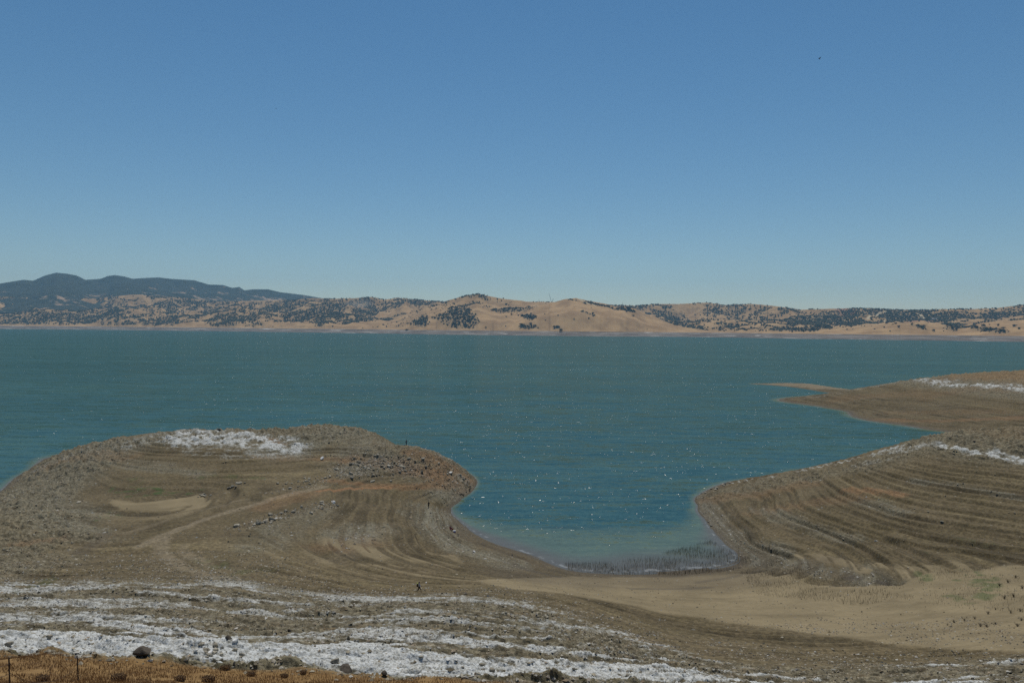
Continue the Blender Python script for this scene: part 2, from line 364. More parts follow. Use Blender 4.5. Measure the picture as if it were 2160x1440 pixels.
for pts, wd, k in [([(1085, 1190), (1130, 1205), (1180, 1215)], 1.3, .8), ([(1330, 1240), (1420, 1241), (1500, 1238)], .9, .8), ([(1470, 1228), (1520, 1220), (1560, 1212)], 1.0, .8), ([(1790, 1216), (1805, 1213)], 1.5, .9), ([(1845, 1223), (1860, 1228)], 1.8, .8),
                   ([(1560, 1222), (1700, 1190), (1740, 1180)], 3.5, .35), ([(1120, 1212), (1180, 1220), (1350, 1224), (1560, 1212)], 9, .5), ([(1720, 1195), (1780, 1205)], 4, .35), ([(180, 1160), (215, 1130), (225, 1120)], 1.6, .6), ([(1500, 1190), (1560, 1180), (1600, 1190)], 3, .6)]: mx(wet, stroke(pts, wd), k)
wet = np.maximum(wet, (1 - ss(.12, .65 + .6 * n_mid, B)) * .95)

wet = np.maximum(wet, .5 * ss(2.3, .7, B + 1.2 * (n_mid - .5)) * (Y < 300))
# --- strand lines and rock
grass_line = np.array([gp(px, py)[:2] for px, py in [(-300, 1380), (0, 1386), (200, 1394), (400, 1405), (600, 1418), (800, 1429), (1000, 1441), (1200, 1452), (1600, 1475), (2100, 1500)]])
gy = np.interp(X, grass_line[:, 0], grass_line[:, 1]); vv = Y - gy
l5 = fbm3(X / 20, Y / 20, B * 6.5, 3, 811); l5 = ss(.3, .7, l5)
l6 = vn3(X / 9, Y / 9, B * 24, 821)
near = ss(165, 140, Y); tcn = np.maximum(.3 + .7 * ss(.42, .58, fbm(X / 28, Y / 28, 3, 861)), ss(30, 60, X) * (.55 + .45 * ss(.4, .55, fbm(X / 20, Y / 20, 3, 871))))
l5 = .5 + (l5 - .5) * tcn; l6 = .5 + (l6 - .5) * tcn
e1 = fbm(X / 7 + n_mid, vv / 1.5, 4, 831); e2 = fbm(X / 2.1, vv / .55, 3, 841)
ph = B / 0.62 + 1.1 * (n_big - .5) + 0.25 * (n_mid - .5)
# finer strands where the ground is steep
gi = np.floor(ph).astype(np.int64); fr = (ph - np.floor(ph)).astype(np.float32)
amp = _h(gi, gi * 0, Z0, 77); t0 = _h(gi, gi * 0, Z0, 78); t1 = _h(gi + 1, gi * 0, Z0, 78)
tone = t0 + (t1 - t0) * ss(.75, 1, fr)
ph2 = B / .19 + 1.6 * (n_big - .5) + .5 * (n_mid - .5)
fr2 = (ph2 - np.floor(ph2)).astype(np.float32); g2 = np.floor(ph2).astype(np.int64); amp2 = _h(g2, g2 * 0, Z0, 87); t2 = _h(g2, g2 * 0, Z0, 88)
strand = (ss(.72, 1, fr) - fr) * .62 * (.25 + .9 * amp) + (ss(.6, 1, fr2) - fr2) * .19 * amp2
rocky = ss(12.0, 15.0, B + 3 * (n_big - .5))
right_face = ss(40, 80, X) * (Y > 165) * (Y < 420)
rocky_r = rocky * (1 - right_face) + right_face * ss(14.5, 17.5, B)
rocky = np.where(X > 0, rocky_r, rocky)
lrock = poly([(-300, 1110), (0, 1035), (60, 990), (150, 946), (230, 925), (300, 935), (230, 980), (190, 1020), (170, 1060), (190, 1120), (150, 1170), (60, 1215), (-300, 1260)], 5, 8)
LR = lrock            # the rocky left flank of the headland
tip = stroke([(800, 965), (900, 985), (975, 1000)], 16) * 1.0
ridge_r = stroke([(1500, 1045), (1650, 1010), (1800, 985), (1950, 945)], 9)
ledge = np.clip(np.maximum(np.maximum(rocky, LR * .9), np.maximum(tip * .7, ridge_r * .7)), 0, 1)
l3 = fbm3(X / 5.5, Y / 5.5, B * 1.1, 3, 41)
l4 = fbm3(X / 1.6, Y / 1.6, B * 1.7, 2, 51)
rock_h = (1 - np.abs(2 * l3 - 1)) ** 2
sand = np.maximum(sandP, sand * .85 * (.35 + .65 * ss(.25, .6, l5 * .6 + n_sm * .4)))
sandk = ss(.2, .8, sand)
grey = grey * (.35 + .65 * ss(.35, .65, l5 * .6 + l6 * .4))
Zf = B + strand * (.3 + .9 * tcn + .7 * ss(40, 70, X) * (Y < 400)) * (1 - .75 * sandk) * (1 - .6 * ledge)
Zf = Zf + (l5 - .5) * .22 * (1 - sandk) * ss(0, 1, B)
Zf = Zf + ledge * near * ((np.floor(e1 * 9 + e2 * .6) / 9 - .5) * 1.3 + (np.floor(e2 * 7) / 7 - .5) * .6)
Zf = Zf + ledge * (1 - near) * ((np.floor(l3 * 9 + l4 * .8) / 9 - .5) * 2.8 + (np.floor(l4 * 6 + n_sm) / 6 - .5) * 1.9) * ss(0, 1.5, B)
Zf = Zf + (n_mid - .5) * .45 * (1 - sandk * .8) * ss(0, 2, B) + (n_sm - .5) * (.07 + .12 * ledge) * (1 - sandk * .85) * ss(0, 1, B)
Zf = Zf + (fbm(X / .7, Y / .7, 2, 61) - .5) * (.04 + .12 * ledge) * (1 - sandk) * ss(0, .5, B)
# cut banks on the right headland: two dark risers
for pts in ([(1690, 1075), (1800, 1100), (1950, 1130), (2200, 1165)], [(1880, 1098), (2000, 1112), (2200, 1140)], [(1640, 1075), (1750, 1110), (1950, 1150), (2200, 1185)]):
    g = [gp(*p)[:2] for p in pts]
    d = seg_d(X, Y, g)
    # which side: lower ground lies nearer the viewpoint
    yl = np.interp(X, [q[0] for q in g], [q[1] for q in g])
    s_ = (Y - yl) + 1.2 * (n_mid - .5) * 2
    Zf = Zf + np.where((X > g[0][0] - 2) & (np.abs(s_) < 12), .9 * (ss(-.3, .25, s_) - ss(-9, 9, s_)) * ss(g[0][0] - 2, g[0][0] + 18, X), 0)
grass = ss(.9, -.9, (Y - gy) + 2.2 * (n_mid - .5)) 
Zf = np.where(grass > .5, B + (n_mid - .5) * .3 + (n_sm - .5) * .1, Zf)
# a broken rock lip along the edge of the grass
lip = np.exp(-((Y - gy - 1.5 - 1.6 * (n_mid - .5)) / 1.35) ** 2)
Zf = Zf + lip * (n_sm * 1.1 + n_mid * .8 - .5) * 1.2
Zf = np.where(B < -.3, B, Zf)
G.Z = Zf
# whitened rock: bands that follow the level of the old water lines
nb3 = fbm3(X / 26, Y / 26, B * .55, 3, 91)
wb = ss(.0, .5, nb3 - .38 + .18 * (l3 - .5) + .30 * (n_sm - .5))
lvl = ss(11.5, 15, B + 2.0 * (n_big - .5)) * (.25 + .75 * ss(14, 29, B))
west = ss(30, -15, X)                         # the left part of the bank is whiter
n1 = fbm(X / 16 + .2 * vv / 4, vv / 2.6, 4, 701); n2 = fbm(X / 45, vv / 7, 3, 711); n3 = fbm(X / 3.2, vv / 1.1, 3, 721)
nw = n1 * .3 + n2 * .25 + n3 * .12 + e1 * .2 + e2 * .13
cw = np.interp(vv, [0, 4, 14, 20, 30, 38, 48, 60, 72, 90, 105], [.72, .78, .72, .60, .68, .44, .64, .52, .64, .40, .1])
cw = cw * (.74 + .26 * west) + .08 * (1 - west) * np.sin(vv / 5.5)
near_w = ss(11.0, 13.0, B + 2 * (n_mid - .5)) * ss(.465, .57, nw + (cw - .5) * .30) * (.68 + .32 * ss(34, 8, vv)  * (.65 + .35 * west))
far_w = np.zeros(X.shape, np.float32)
for pts, wd, k in [([(375, 925), (450, 918), (530, 925), (580, 940)], 11, 1), ([(300, 930), (380, 915), (500, 912)], 10, .7), ([(390, 950), (480, 958), (560, 955)], 5, .6), ([(60, 1000), (130, 965), (230, 940)], 6, .45),
                   ([(1985, 940), (2050, 952), (2160, 970), (2260, 980)], 3.2, 1), ([(1850, 955), (1920, 945), (1980, 935)], 3.5, .75), ([(1800, 980), (1850, 975), (1890, 965)], 2, .55), ([(1540, 1018), (1620, 1003), (1760, 975), (1900, 940)], 1.8, .8),
                   ([(1940, 802), (1990, 810), (2060, 812), (2160, 822)], 7, .9), ([(1790, 823), (1880, 808), (1945, 797)], 6, .6), ([(1700, 838), (1780, 828)], 4, .5), ([(870, 940), (930, 962), (970, 980)], 2, .5), ([(740, 906), (620, 906), (800, 918)], 2.5, .4),
                   ([(960, 1010), (985, 1012)], 2.5, .5), ([(715, 1150), (740, 1140), (760, 1128)], 3, .35), ([(1620, 810), (1720, 813)], 2, .3)]: mx(far_w, stroke(pts, wd), k)
far_w *= .15 + .95 * ss(.34, .58, l3 * .35 + n_sm * .35 + l4 * .3)
white = np.where(Y < 150, near_w, np.clip(far_w, 0, 1) * .80)
white *= (1 - ss(.2, .8, grass)) * (1 - .6 * sandk)
white = np.clip(white, 0, 1)
lipc = lip * (Y < 90)
white *= 1 - .85 * np.clip(lipc, 0, 1)
brown_top = ss(19.6, 22, B + 3 * (n_mid - .5)) * (Y > 200) * (X > 60)
grass2 = np.maximum(grass, brown_top * (.16 + .2 * ss(400, 500, Y)))
slope_fade = ss(.0, 1, .4 + .6 * n_mid)
MA = np.stack([white, sand, np.clip(tone * .30 + t2 * .20 + .40 * l5 + .15 * l6, 0, 1), orange], -1)
MB_ = np.stack([green, grey, grass2, wet], -1)
MC = np.stack([pale, ledge, n_big, lipc], -1)

g = N('shore_ground', .95, .15)
a1, a2, a3 = g.attr('mask_a'), g.attr('mask_b'), g.attr('mask_c')
def sep(a):
    s_ = g.new('SeparateColor'); g.put(s_.inputs[0], a.outputs['Color']); return (*s_.outputs[:3], a.outputs['Alpha'])
WH, SA, TO, OR = sep(a1); GR, GY, GS, WE = sep(a2); PA, LE, NB, LI = sep(a3)
f1 = g.noise(g.pos, 1.1, 6, .65); f2 = g.noise(g.pos, 5, 4, .7); f3 = g.noise(g.pos, .12, 4)
st = g.noise(g.scalev(g.pos, (.25, .25, 3.2)), 1.0, 5, .6)      # level banding
vor = g.new('TexVoronoi'); g.put(vor.inputs['Vector'], g.pos); vor.inputs['Scale'].default_value = 1.9
peb = vor.outputs['Color']; ps = g.new('SeparateColor'); g.put(ps.inputs[0], peb); PB = ps.outputs[0]
dark, mid, light = (.062, .048, .027), (.132, .103, .059), (.245, .195, .112)
tn = g.math('ADD', g.math('MULTIPLY', TO, .66), g.math('ADD', g.math('MULTIPLY', st, .3), g.math('MULTIPLY', g.math('SUBTRACT', f1, .5), .35)))
base = g.mix(g.rmp(tn, .18, .55), dark, mid); base = g.mix(g.rmp(tn, .55, .9), base, light)
base = g.mix(g.rmp(f3, .35, .65, 0, .35), base, (.20, .155, .10))
base = g.mix(g.rmp(PA, 0, 1, 0, .75), base, (.27, .22, .16))
rk = g.mix(g.rmp(f1, .35, .65), (.105, .09, .062), (.27, .24, .18))
rk = g.mix(g.rmp(st, .5, .72, 0, .5), rk, (.27, .19, .115))
base = g.mix(g.math('MULTIPLY', LE, .8), base, rk)
base = g.mix(g.math('MULTIPLY', OR, g.rmp(f1, .25, .6, .25, 1)), base, (.29, .16, .085))
base = g.mix(g.math('MULTIPLY', GY, g.rmp(f1, .3, .6, .3, 1)), base, (.225, .215, .175))
sandc = g.mix(g.rmp(f3, .3, .7), (.225, .178, .112), (.285, .226, .143)); sandc = g.mix(g.rmp(g.noise(g.scalev(g.pos, (.06, .25, 1)), 1, 5, .65), .45, .7, 0, .6), sandc, (.165, .13, .08))
base = g.mix(g.rmp(SA, .1, .9), base, sandc)
spk = g.math('MULTIPLY', g.rmp(PB, .15, .95, .76, 1.2), g.rmp(f2, .25, .75, .8, 1.2))
spk = g.math('ADD', g.math('MULTIPLY', spk, g.math('SUBTRACT', 1, SA)), g.math('MULTIPLY', SA, g.rmp(f1, .2, .8, .9, 1.1)))
cmb = g.new('CombineColor'); [g.put(cmb.inputs[i], spk) for i in range(3)]
base = g.mix(1, base, cmb.outputs[0], 'MULTIPLY')
wm = g.math('ADD', WH, g.math('ADD', g.math('MULTIPLY', g.math('SUBTRACT', f1, .5), 1.3), g.math('MULTIPLY', g.math('SUBTRACT', f2, .5), .8)))
wm = g.rmp(wm, .25, .85)
wm = g.math('MULTIPLY', wm, g.rmp(WH, .02, .3))
whc = g.mix(g.rmp(g.math('ADD', f1, f2), .75, 1.2), (.33, .325, .31), (.72, .735, .78))
whc = g.mix(g.rmp(WH, .48, .88), g.mix(g.rmp(f1, .35, .65), (.17, .16, .13), (.43, .425, .41)), whc)
base = g.mix(g.math('MULTIPLY', wm, g.rmp(f2, .3, .52, .55, 1)), base, whc)
base = g.mix(g.math('MULTIPLY', LI, .7), base, g.mix(g.rmp(f1, .35, .6), (.09, .085, .05), (.24, .21, .14)))
base = g.mix(g.math('MULTIPLY', GR, .62), base, (.055, .095, .028))
gsc = g.mix(g.rmp(f1, .3, .7), (.21, .12, .05), (.33, .205, .09)); gsc = g.mix(g.rmp(g.noise(g.pos, .35, 3), .5, .75, 0, .6), gsc, (.17, .10, .055))
base = g.mix(GS, base, gsc)
base = g.mix(g.math('MULTIPLY', WE, .72), base, (.07, .05, .03)); base = g.mix(1, base, (.80, .805, .755), 'MULTIPLY')
g.color(base)
g.put(g.b.inputs['Roughness'], g.math('SUBTRACT', .95, g.math('MULTIPLY', WE, .35)))
bh = g.math('ADD', g.math('MULTIPLY', f1, .6), g.math('ADD', g.math('MULTIPLY', f2, .25), g.math('MULTIPLY', vor.outputs['Distance'], .35)))
g.normal(g.bump(bh, g.math('MULTIPLY', g.math('SUBTRACT', 1, g.math('MULTIPLY', SA, .85)), g.math('ADD', .38, g.math('MULTIPLY', g.math('ADD', LE, GY, clamp=True), .55))), .35))
ground = gridmesh('ground', G, (G.Z > -1.2), g.m, {'mask_a': MA, 'mask_b': MB_, 'mask_c': MC})
tag(ground, 'dry reservoir bed with strand lines, sand and whitened rock', kind='structure')
def gz(x, y): return float(G.samp(x, y))
def spot(px, py):
    """the ground point seen at a picture position"""
    h = G.hit(px, py); return h if h else gp(px, py)

# ------------------------------------------------------------------ water
shore_px = [(-200, 692), (0, 693.5), (200, 695.2), (400, 697.6), (700, 701.6), (900, 704.8), (1100, 707.6), (1300, 709.6), (1440, 710.2), (1560, 712), (1690, 714.5), (1900, 717), (2160, 721), (2360, 725)]
saz = np.array([math.atan2(*at_z(px, py, 0)) for px, py in shore_px]); srr = np.array([math.hypot(*at_z(px, py, 0)) for px, py in shore_px])
def r_shore(az):
    return np.interp(az, saz, srr) * (1 + .012 * (fbm(np.degrees(az) * 1.3, az * 0 + 3.3, 4, 71) - .5) * 2)
WG = Polar(np.radians(np.linspace(-46, 46, 700)), np.exp(np.linspace(math.log(95), math.log(13000), 900)))
WG.Z[:] = 0
dep = -np.where(WG.r[:, None] < 990, coarse.samp(WG.X, WG.Y), -9)
bc_ = at_z(1330, 1195, 0); dep = np.where(dep > 0, dep * (1 + 5 * ss(30, 75, np.hypot((WG.X - bc_[0]) * .8, WG.Y - bc_[1]))), dep)
dsh = np.abs(r_shore(WG.az)[None] - WG.r[:, None]); 
wt = N('lake_water', .6, 0.0)
wt.b.inputs['IOR'].default_value = 1.33
DP = wt.attr('depth').outputs['Fac']
def slopes(vec, scale, detail, rough, k):
    vr = wt.new('VectorRotate'); vr.rotation_type = 'Z_AXIS'; vr.inputs['Angle'].default_value = .6 + scale; wt.put(vr.inputs['Vector'], vec); vec = vr.outputs[0]
    t = wt.new('TexNoise'); wt.put(t.inputs['Vector'], vec); t.inputs['Scale'].default_value = scale; t.inputs['Detail'].default_value = detail; t.inputs['Roughness'].default_value = rough
    m = wt.new('VectorMath'); m.operation = 'SUBTRACT'; wt.put(m.inputs[0], t.outputs['Color']); m.inputs[1].default_value = (.5, .5, .5)
    return wt.scalev(m.outputs[0], (k * .85, k, 0))
def vadd(a, b):
    m = wt.new('VectorMath'); m.operation = 'ADD'; wt.put(m.inputs[0], a); wt.put(m.inputs[1], b); return m.outputs[0]
sl = vadd(slopes(wt.scalev(wt.pos, (.22, 1, 1)), .10, 2, .6, .34), vadd(slopes(wt.scalev(wt.pos, (.28, 1, 1)), .42, 3, .6, .60), slopes(wt.scalev(wt.pos, (.5, 1, 1)), 1.9, 3, .65, .62)))
def rot(vec, a_):
    vr = wt.new('VectorRotate'); vr.rotation_type = 'Z_AXIS'; vr.inputs['Angle'].default_value = a_; wt.put(vr.inputs['Vector'], vec); return vr.outputs[0]
gl = wt.noise(rot(wt.scalev(wt.pos, (.55, 1, 1)), .5), .75, 3, .55); gl2 = wt.noise(rot(wt.scalev(wt.pos, (.3, 1, 1)), .9), .05, 3, .6)
glm = wt.math('MULTIPLY', wt.rmp(gl, .62, .71), wt.rmp(gl2, .38, .62, .35, 1))
gv = wt.new('CombineXYZ'); gx_ = wt.noise(rot(wt.pos, .3), .6, 1, .5); wt.put(gv.inputs[0], wt.math('MULTIPLY', glm, wt.math('MULTIPLY', wt.math('SUBTRACT', gx_, .5), 4.2))); wt.put(gv.inputs[1], wt.math('MULTIPLY', glm, -.85)); sl = vadd(sl, gv.outputs[0])
big = wt.noise(rot(wt.scalev(wt.pos, (.25, 1, 1)), .7), .008, 5, .65); st2 = wt.noise(rot(wt.scalev(wt.pos, (.16, 1, 1)), .4), .16, 4, .7)
calm = wt.rmp(DP, -.1, 3.0, .25, 1)
sm_ = wt.new('VectorMath'); sm_.operation = 'SCALE'; wt.put(sm_.inputs[0], sl); wt.put(sm_.inputs[3], calm)
nn = wt.new('VectorMath'); nn.operation = 'NORMALIZE'; wt.put(nn.inputs[0], vadd(sm_.outputs[0], (0.0, 0.0, 1.0))); wt.normal(nn.outputs[0])
fr_ = wt.new('Fresnel'); fr_.inputs['IOR'].default_value = 1.33; wt.put(fr_.inputs['Normal'], nn.outputs[0])
gs_ = wt.new('BsdfGlossy'); gs_.inputs['Roughness'].default_value = .11; wt.put(gs_.inputs['Normal'], nn.outputs[0])
mxs = wt.new('MixShader'); wt.put(mxs.inputs[0], wt.math('MINIMUM', wt.math('MULTIPLY', fr_.outputs[0], .8), .24)); wt.put(mxs.inputs[1], wt.b.outputs[0]); wt.put(mxs.inputs[2], gs_.outputs[0])
wt.put(wt.t.nodes['Material Output'].inputs['Surface'], mxs.outputs[0])
deep = wt.mix(wt.rmp(big, .38, .62), (.025, .076, .068), (.037, .097, .086))
deep = wt.mix(wt.rmp(st2, .42, .60), wt.mix(.5, deep, (.008, .045, .042)), deep)
colr = wt.mix(wt.rmp(DP, .8, 6.5), (.080, .110, .064), deep)
colr = wt.mix(wt.rmp(DP, .1, 1.35), (.108, .090, .056), colr)
foam = wt.math('MULTIPLY', wt.rmp(DP, .2, .06), wt.rmp(wt.noise(wt.scalev(wt.pos, (.4, .4, 1)), 1.2, 3), .5, .62))
foam = wt.math('MULTIPLY', foam, wt.rmp(DP, -.05, .06))
colr = wt.mix(wt.math('MULTIPLY', foam, .35), colr, (.5, .5, .48))
wt.color(colr)
keep = np.ones(WG.X.shape, bool); keep &= WG.r[:, None] < r_shore(WG.az)[None] * 1.04; keep &= dep > -1.5
water = gridmesh('water', WG, keep, wt.m, {'depth': dep})
tag(water, 'teal wind rippled reservoir water', kind='structure')

# ------------------------------------------------------------------ far hills
def prof(pts, az_or_px, px_to_az=True):
    a = [math.atan2(ray(px, py)[0], 1) for px, py in pts]
    s_ = [ray(px, py)[2] * math.cos(t) for (px, py), t in zip(pts, a)]      # slope per metre of ground distance
    return np.interp(az_or_px, a, s_, left=s_[0], right=s_[-1])
HG = Polar(np.radians(np.linspace(-43, 43, 1500)), np.exp(np.linspace(math.log(4300), math.log(12800), 560)))
az = HG.az[None]; hr = HG.r[:, None]; hx, hy = HG.X, HG.Y
rs = r_shore(HG.az)[None]
def hill_layer(pts, depth, rc, seed, wl, left=None, right=None, back=.5, rough=.42, shore=0, pw=.85):
    """hills whose skyline runs through the given picture points, crest rc metres beyond the shore"""
    sl = prof(pts, HG.az)[None]
    s_ = hr - rs - shore
    t = s_ / rc
    env = np.where(t < 1, np.clip(t, 0, 1) ** pw, np.clip(1 - (t - 1) / back * .6, 0, 1))
    wx = hx + 500 * (fbm(hx / 1500, hy / 1500, 3, seed + 9) - .5); wy = hy + 500 * (fbm(hx / 1500, hy / 1500, 3, seed + 19) - .5)
    rg = ridged(wx / wl, wy / (wl * 1.5), 5, seed)
    top = (CAM_H + sl * (rs + shore + rc))
    h = top * env * (1 - rough + rough * 1.15 * rg)
    ring = np.clip(hr - rs, -50, 420) * .09 + np.clip(hr - rs - 300, 0, 1e9) * .05
    h = np.where(s_ > 0, h, -50)
    ang = (h - CAM_H) / hr
    mxa = ang.max(0); 
    # scale each direction so the skyline is right
    k = np.argmax(ang, 0); hc = h[k, np.arange(h.shape[1])]; want = CAM_H + sl[0] * HG.r[k]
    sc = want / np.maximum(hc, 1)
    ker = np.ones(5) / 5; sc = np.convolve(np.pad(sc, 2, 'edge'), ker, 'valid')
    sc = np.clip(sc, .2, 3)
    h = np.where(h > 0, h * sc[None], h)
    if left is not None:
        a = math.atan2(ray(left, 700)[0], 1); h = h * ss(a, a + rad(1.2), az) - 60 * (az < a)
    if right is not None:
        a = math.atan2(ray(right, 700)[0], 1); h = h * ss(a, a - rad(1.2), az) - 60 * (az > a)
    return h
back_line = [(-300, 628), (0, 625), (60, 628), (130, 627), (200, 630), (270, 622), (300, 621), (330, 626), (380, 627), (450, 636), (560, 634), (620, 632), (660, 629), (700, 630), (745, 629), (785, 626), (810, 632), (840, 628), (880, 632), (930, 636),
             (1000, 636), (1100, 636), (1200, 637), (1300, 643), (1340, 645), (1390, 641), (1430, 641), (1490, 638), (1530, 643), (1590, 641), (1640, 646), (1690, 653), (1750, 651), (1820, 650), (1880, 653), (1940, 654), (1990, 652), (2040, 652), (2100, 650), (2130, 646), (2160, 643), (2400, 636)]
L1 = hill_layer(back_line, 0, 3300, 101, 1150, shore=300, rough=.58, pw=1.45)
low_left = [(-300, 650), (0, 660), (80, 652), (160, 655), (240, 648), (330, 652), (420, 660), (520, 650), (600, 662), (680, 655), (760, 668), (860, 680), (1000, 690), (2400, 690)]
L1b = hill_layer(low_left, 0, 1500, 131, 800, shore=120, rough=.5, right=860)
ctr = [(700, 703), (740, 692), (790, 679), (850, 662), (900, 646), (950, 632), (980, 624), (1005, 619.5), (1030, 624), (1060, 630), (1100, 634), (1130, 640), (1170, 642), (1300, 660), (1400, 690)]
L2 = hill_layer(ctr, 0, 1750, 151, 900, left=690, right=1380, rough=.3, shore=120)
ctr2 = [(900, 703), (1000, 690), (1060, 672), (1110, 655), (1160, 640), (1190, 631), (1215, 628.5), (1240, 634), (1290, 643), (1330, 651), (1370, 664), (1420, 682), (1470, 694), (1530, 706), (1560, 709)]
L3 = hill_layer(ctr2, 0, 1150, 171, 900, left=880, right=1550, rough=.2, shore=60)
rgt = [(1660, 709), (1700, 701), (1740, 693), (1800, 687), (1850, 680), (1900, 676), (1950, 675), (1985, 682), (2020, 692), (2060, 687), (2100, 678), (2160, 672), (2300, 660)]
L4 = hill_layer(rgt, 0, 1300, 191, 700, left=1650, rough=.3, shore=100)
H = np.maximum.reduce([L1, L1b, L2, L3, L4])
s_ = hr - rs
H = np.maximum(H, 2)
bench = np.clip(s_ * .085, -6, 36) + 3 * (fbm(hx / 160, hy / 160, 3, 201) - .5) * ss(20, 200, s_)
H = np.where(s_ < 900, np.minimum(H, np.clip(s_, 0, 1e9) * .42 + 6), H)
H = np.maximum(H * ss(150, 600, s_), bench)
nw_ = fbm(hx / 600, hy / 600, 3, 217); rugged = np.where((np.maximum.reduce([L2, L3, L4]) > np.maximum(L1, L1b) - 10), .35, 1.0)
H = H + (fbm(hx / 300, hy / 300, 4, 211) - .5) * 30 * ss(300, 900, s_) + (ridged(hx / 260 + .6 * nw_, hy / 420, 3, 215) - .5) * 46 * rugged * ss(300, 900, s_)
H = np.where(s_ < 0, np.clip(s_ * .1, -20, 0), H)
HG.Z = H
# rescale once more so that the detail keeps the skyline
ang = (H - CAM_H) / hr; k = np.argmax(ang, 0)
sky_t = np.maximum.reduce([prof(back_line, HG.az), np.where((HG.az > math.atan2(ray(700, 700)[0], 1)) & (HG.az < math.atan2(ray(1399, 700)[0], 1)), prof(ctr, HG.az), -1),
                           np.where((HG.az > math.atan2(ray(900, 700)[0], 1)) & (HG.az < math.atan2(ray(1559, 700)[0], 1)), prof(ctr2, HG.az), -1)])
want = CAM_H + sky_t * HG.r[k]; hc = H[k, np.arange(H.shape[1])]
scl = np.clip(want / hc, .5, 2); scl = np.convolve(np.pad(scl, 3, 'edge'), np.ones(7) / 7, 'valid')
HG.Z = np.where(H > 40, 40 + (H - 40) * (np.maximum(want, 60) - 40)[None] / np.maximum(hc - 40, 10)[None], H)

# masks on the hills
def hp(px, py):
    q = HG.hit(px, py); return q if q else at_D(px, py, 8000)
def hstroke(pts, wid):
    g_ = [hp(*p)[:2] for p in pts]; return 1 - ss(wid * .5, wid * 1.3, seg_d(hx, hy, g_) + (fbm(hx / 200, hy / 200, 3, 5) - .5) * wid)
nH = fbm(hx / 420, hy / 420, 4, 301); nH2 = fbm(hx / 130, hy / 130, 3, 305)
lap = np.zeros_like(H); Zs = HG.Z
sm = Zs.copy()
for _ in range(3):
    sm[1:-1, 1:-1] = (sm[:-2, 1:-1] + sm[2:, 1:-1] + sm[1:-1, :-2] + sm[1:-1, 2:] + sm[1:-1, 1:-1] * 2) / 6
valley = np.clip((sm - Zs) / 2.0, -1, 1)
cov = ss(.46, .60, nH * .6 + nH2 * .4 + .07 * valley)
pxx = 1080 + F * np.tan(az) * np.ones_like(hx)
front = (L3 >= np.maximum(np.maximum(L1, L2), 0) - 4) & (L3 > 20) ; mid_ = (L2 > L1) & (L2 > L3) & (L2 > 20); rf = (L4 > L1 - 4) & (L4 > 20)
cov = cov * np.where(front, .10, 1) * np.where(mid_, .22, 1) * np.where(rf, .12, 1)
cov = np.where(~front & ~mid_ & ~rf, ss(.37, .57, nH * .5 + nH2 * .5 + .09 * valley + .03 * ss(900, 700, pxx)) * .95, cov)
for pts, wd, k in [([(985, 624), (1010, 621), (1025, 628)], 60, .9), ([(940, 665), (980, 680), (960, 655)], 130, .8), ([(880, 675), (895, 685)], 60, .9), ([(1000, 640), (960, 650)], 90, .6), ([(1060, 655), (1100, 650)], 110, .7),
                   ([(1240, 640), (1300, 652), (1330, 655)], 60, .95), ([(1110, 665), (1125, 672)], 45, .9), ([(1230, 657), (1250, 664)], 40, .85), ([(1105, 688), (1135, 696)], 45, .8), ([(1175, 690), (1190, 698)], 35, .9), ([(1200, 632), (1215, 634)], 30, .7),
                   ([(2060, 690), (2110, 705)], 50, .8), ([(1930, 685), (1950, 695)], 30, .6), ([(2000, 695), (2040, 690)], 50, .6)]:
    cov = np.maximum(cov, hstroke(pts, wd) * k)
wood = np.clip(hstroke([(1800, 662), (1860, 665), (1920, 672), (1990, 672)], 330) + hstroke([(1800, 680), (1840, 682)], 150), 0, 1) * (~rf)
cov = np.maximum(cov, wood)
road = np.zeros_like(hx)
for pts in ([(1868, 656), (1850, 663), (1830, 673)], [(1935, 662), (1945, 668), (1950, 672)], [(1866, 676), (1870, 680)], [(1220, 630), (1240, 640), (1255, 644)]): road = np.maximum(road, 1 - ss(8, 16, seg_d(hx, hy, [hp(*p)[:2] for p in pts])))
cov *= (1 - road) * ss(38, 60, HG.Z)
redd = np.clip(hstroke([(1775, 653), (1795, 662)], 110) + hstroke([(1860, 680), (1940, 676), (1960, 678)], 60), 0, 1)
hm = N('far_hill_ground', .95, .1)
ha = hm.attr('mask_a'); hs = hm.new('SeparateColor'); hm.put(hs.inputs[0], ha.outputs['Color'])
hz_ = hm.new('SeparateXYZ'); hm.put(hz_.inputs[0], hm.pos); HZ = hz_.outputs[2]
k1 = hm.noise(hm.pos, .006, 5, .6); k2 = hm.noise(hm.scalev(hm.pos, (1, 1, 3)), .02, 4, .6)
gold = hm.mix(hm.rmp(k1, .35, .65), (.265, .162, .075), (.40, .258, .124))
gold = hm.mix(hm.rmp(k2, .5, .7, 0, .5), gold, (.27, .175, .095))
gold = hm.mix(hm.math('MULTIPLY', hs.outputs[0], .55), gold, (.13, .105, .06))
gold = hm.mix(hm.math('MULTIPLY', hs.outputs[2], .6), gold, (.27, .13, .085))
gold = hm.mix(hs.outputs[1], gold, (.42, .34, .22))
rn = hm.noise(hm.scalev(hm.pos, (.004, .004, .12)), 1, 4, .6)
ringc = hm.mix(hm.rmp(rn, .38, .62), (.10, .080, .066), (.18, .152, .128)); ringc = hm.mix(hm.rmp(hm.noise(hm.scalev(hm.pos, (.006, .006, .2)), 1, 3), .58, .7), ringc, (.40, .38, .35))
gold = hm.mix(hm.rmp(HZ, 30, 36), ringc, gold)
hm.color(gold)
hills = gridmesh('hills', HG, s_ > -60, hm.m, {'mask_a': np.stack([cov, road, redd, cov * 0 + 1], -1)})
tag(hills, 'golden grass hills across the reservoir', kind='structure')

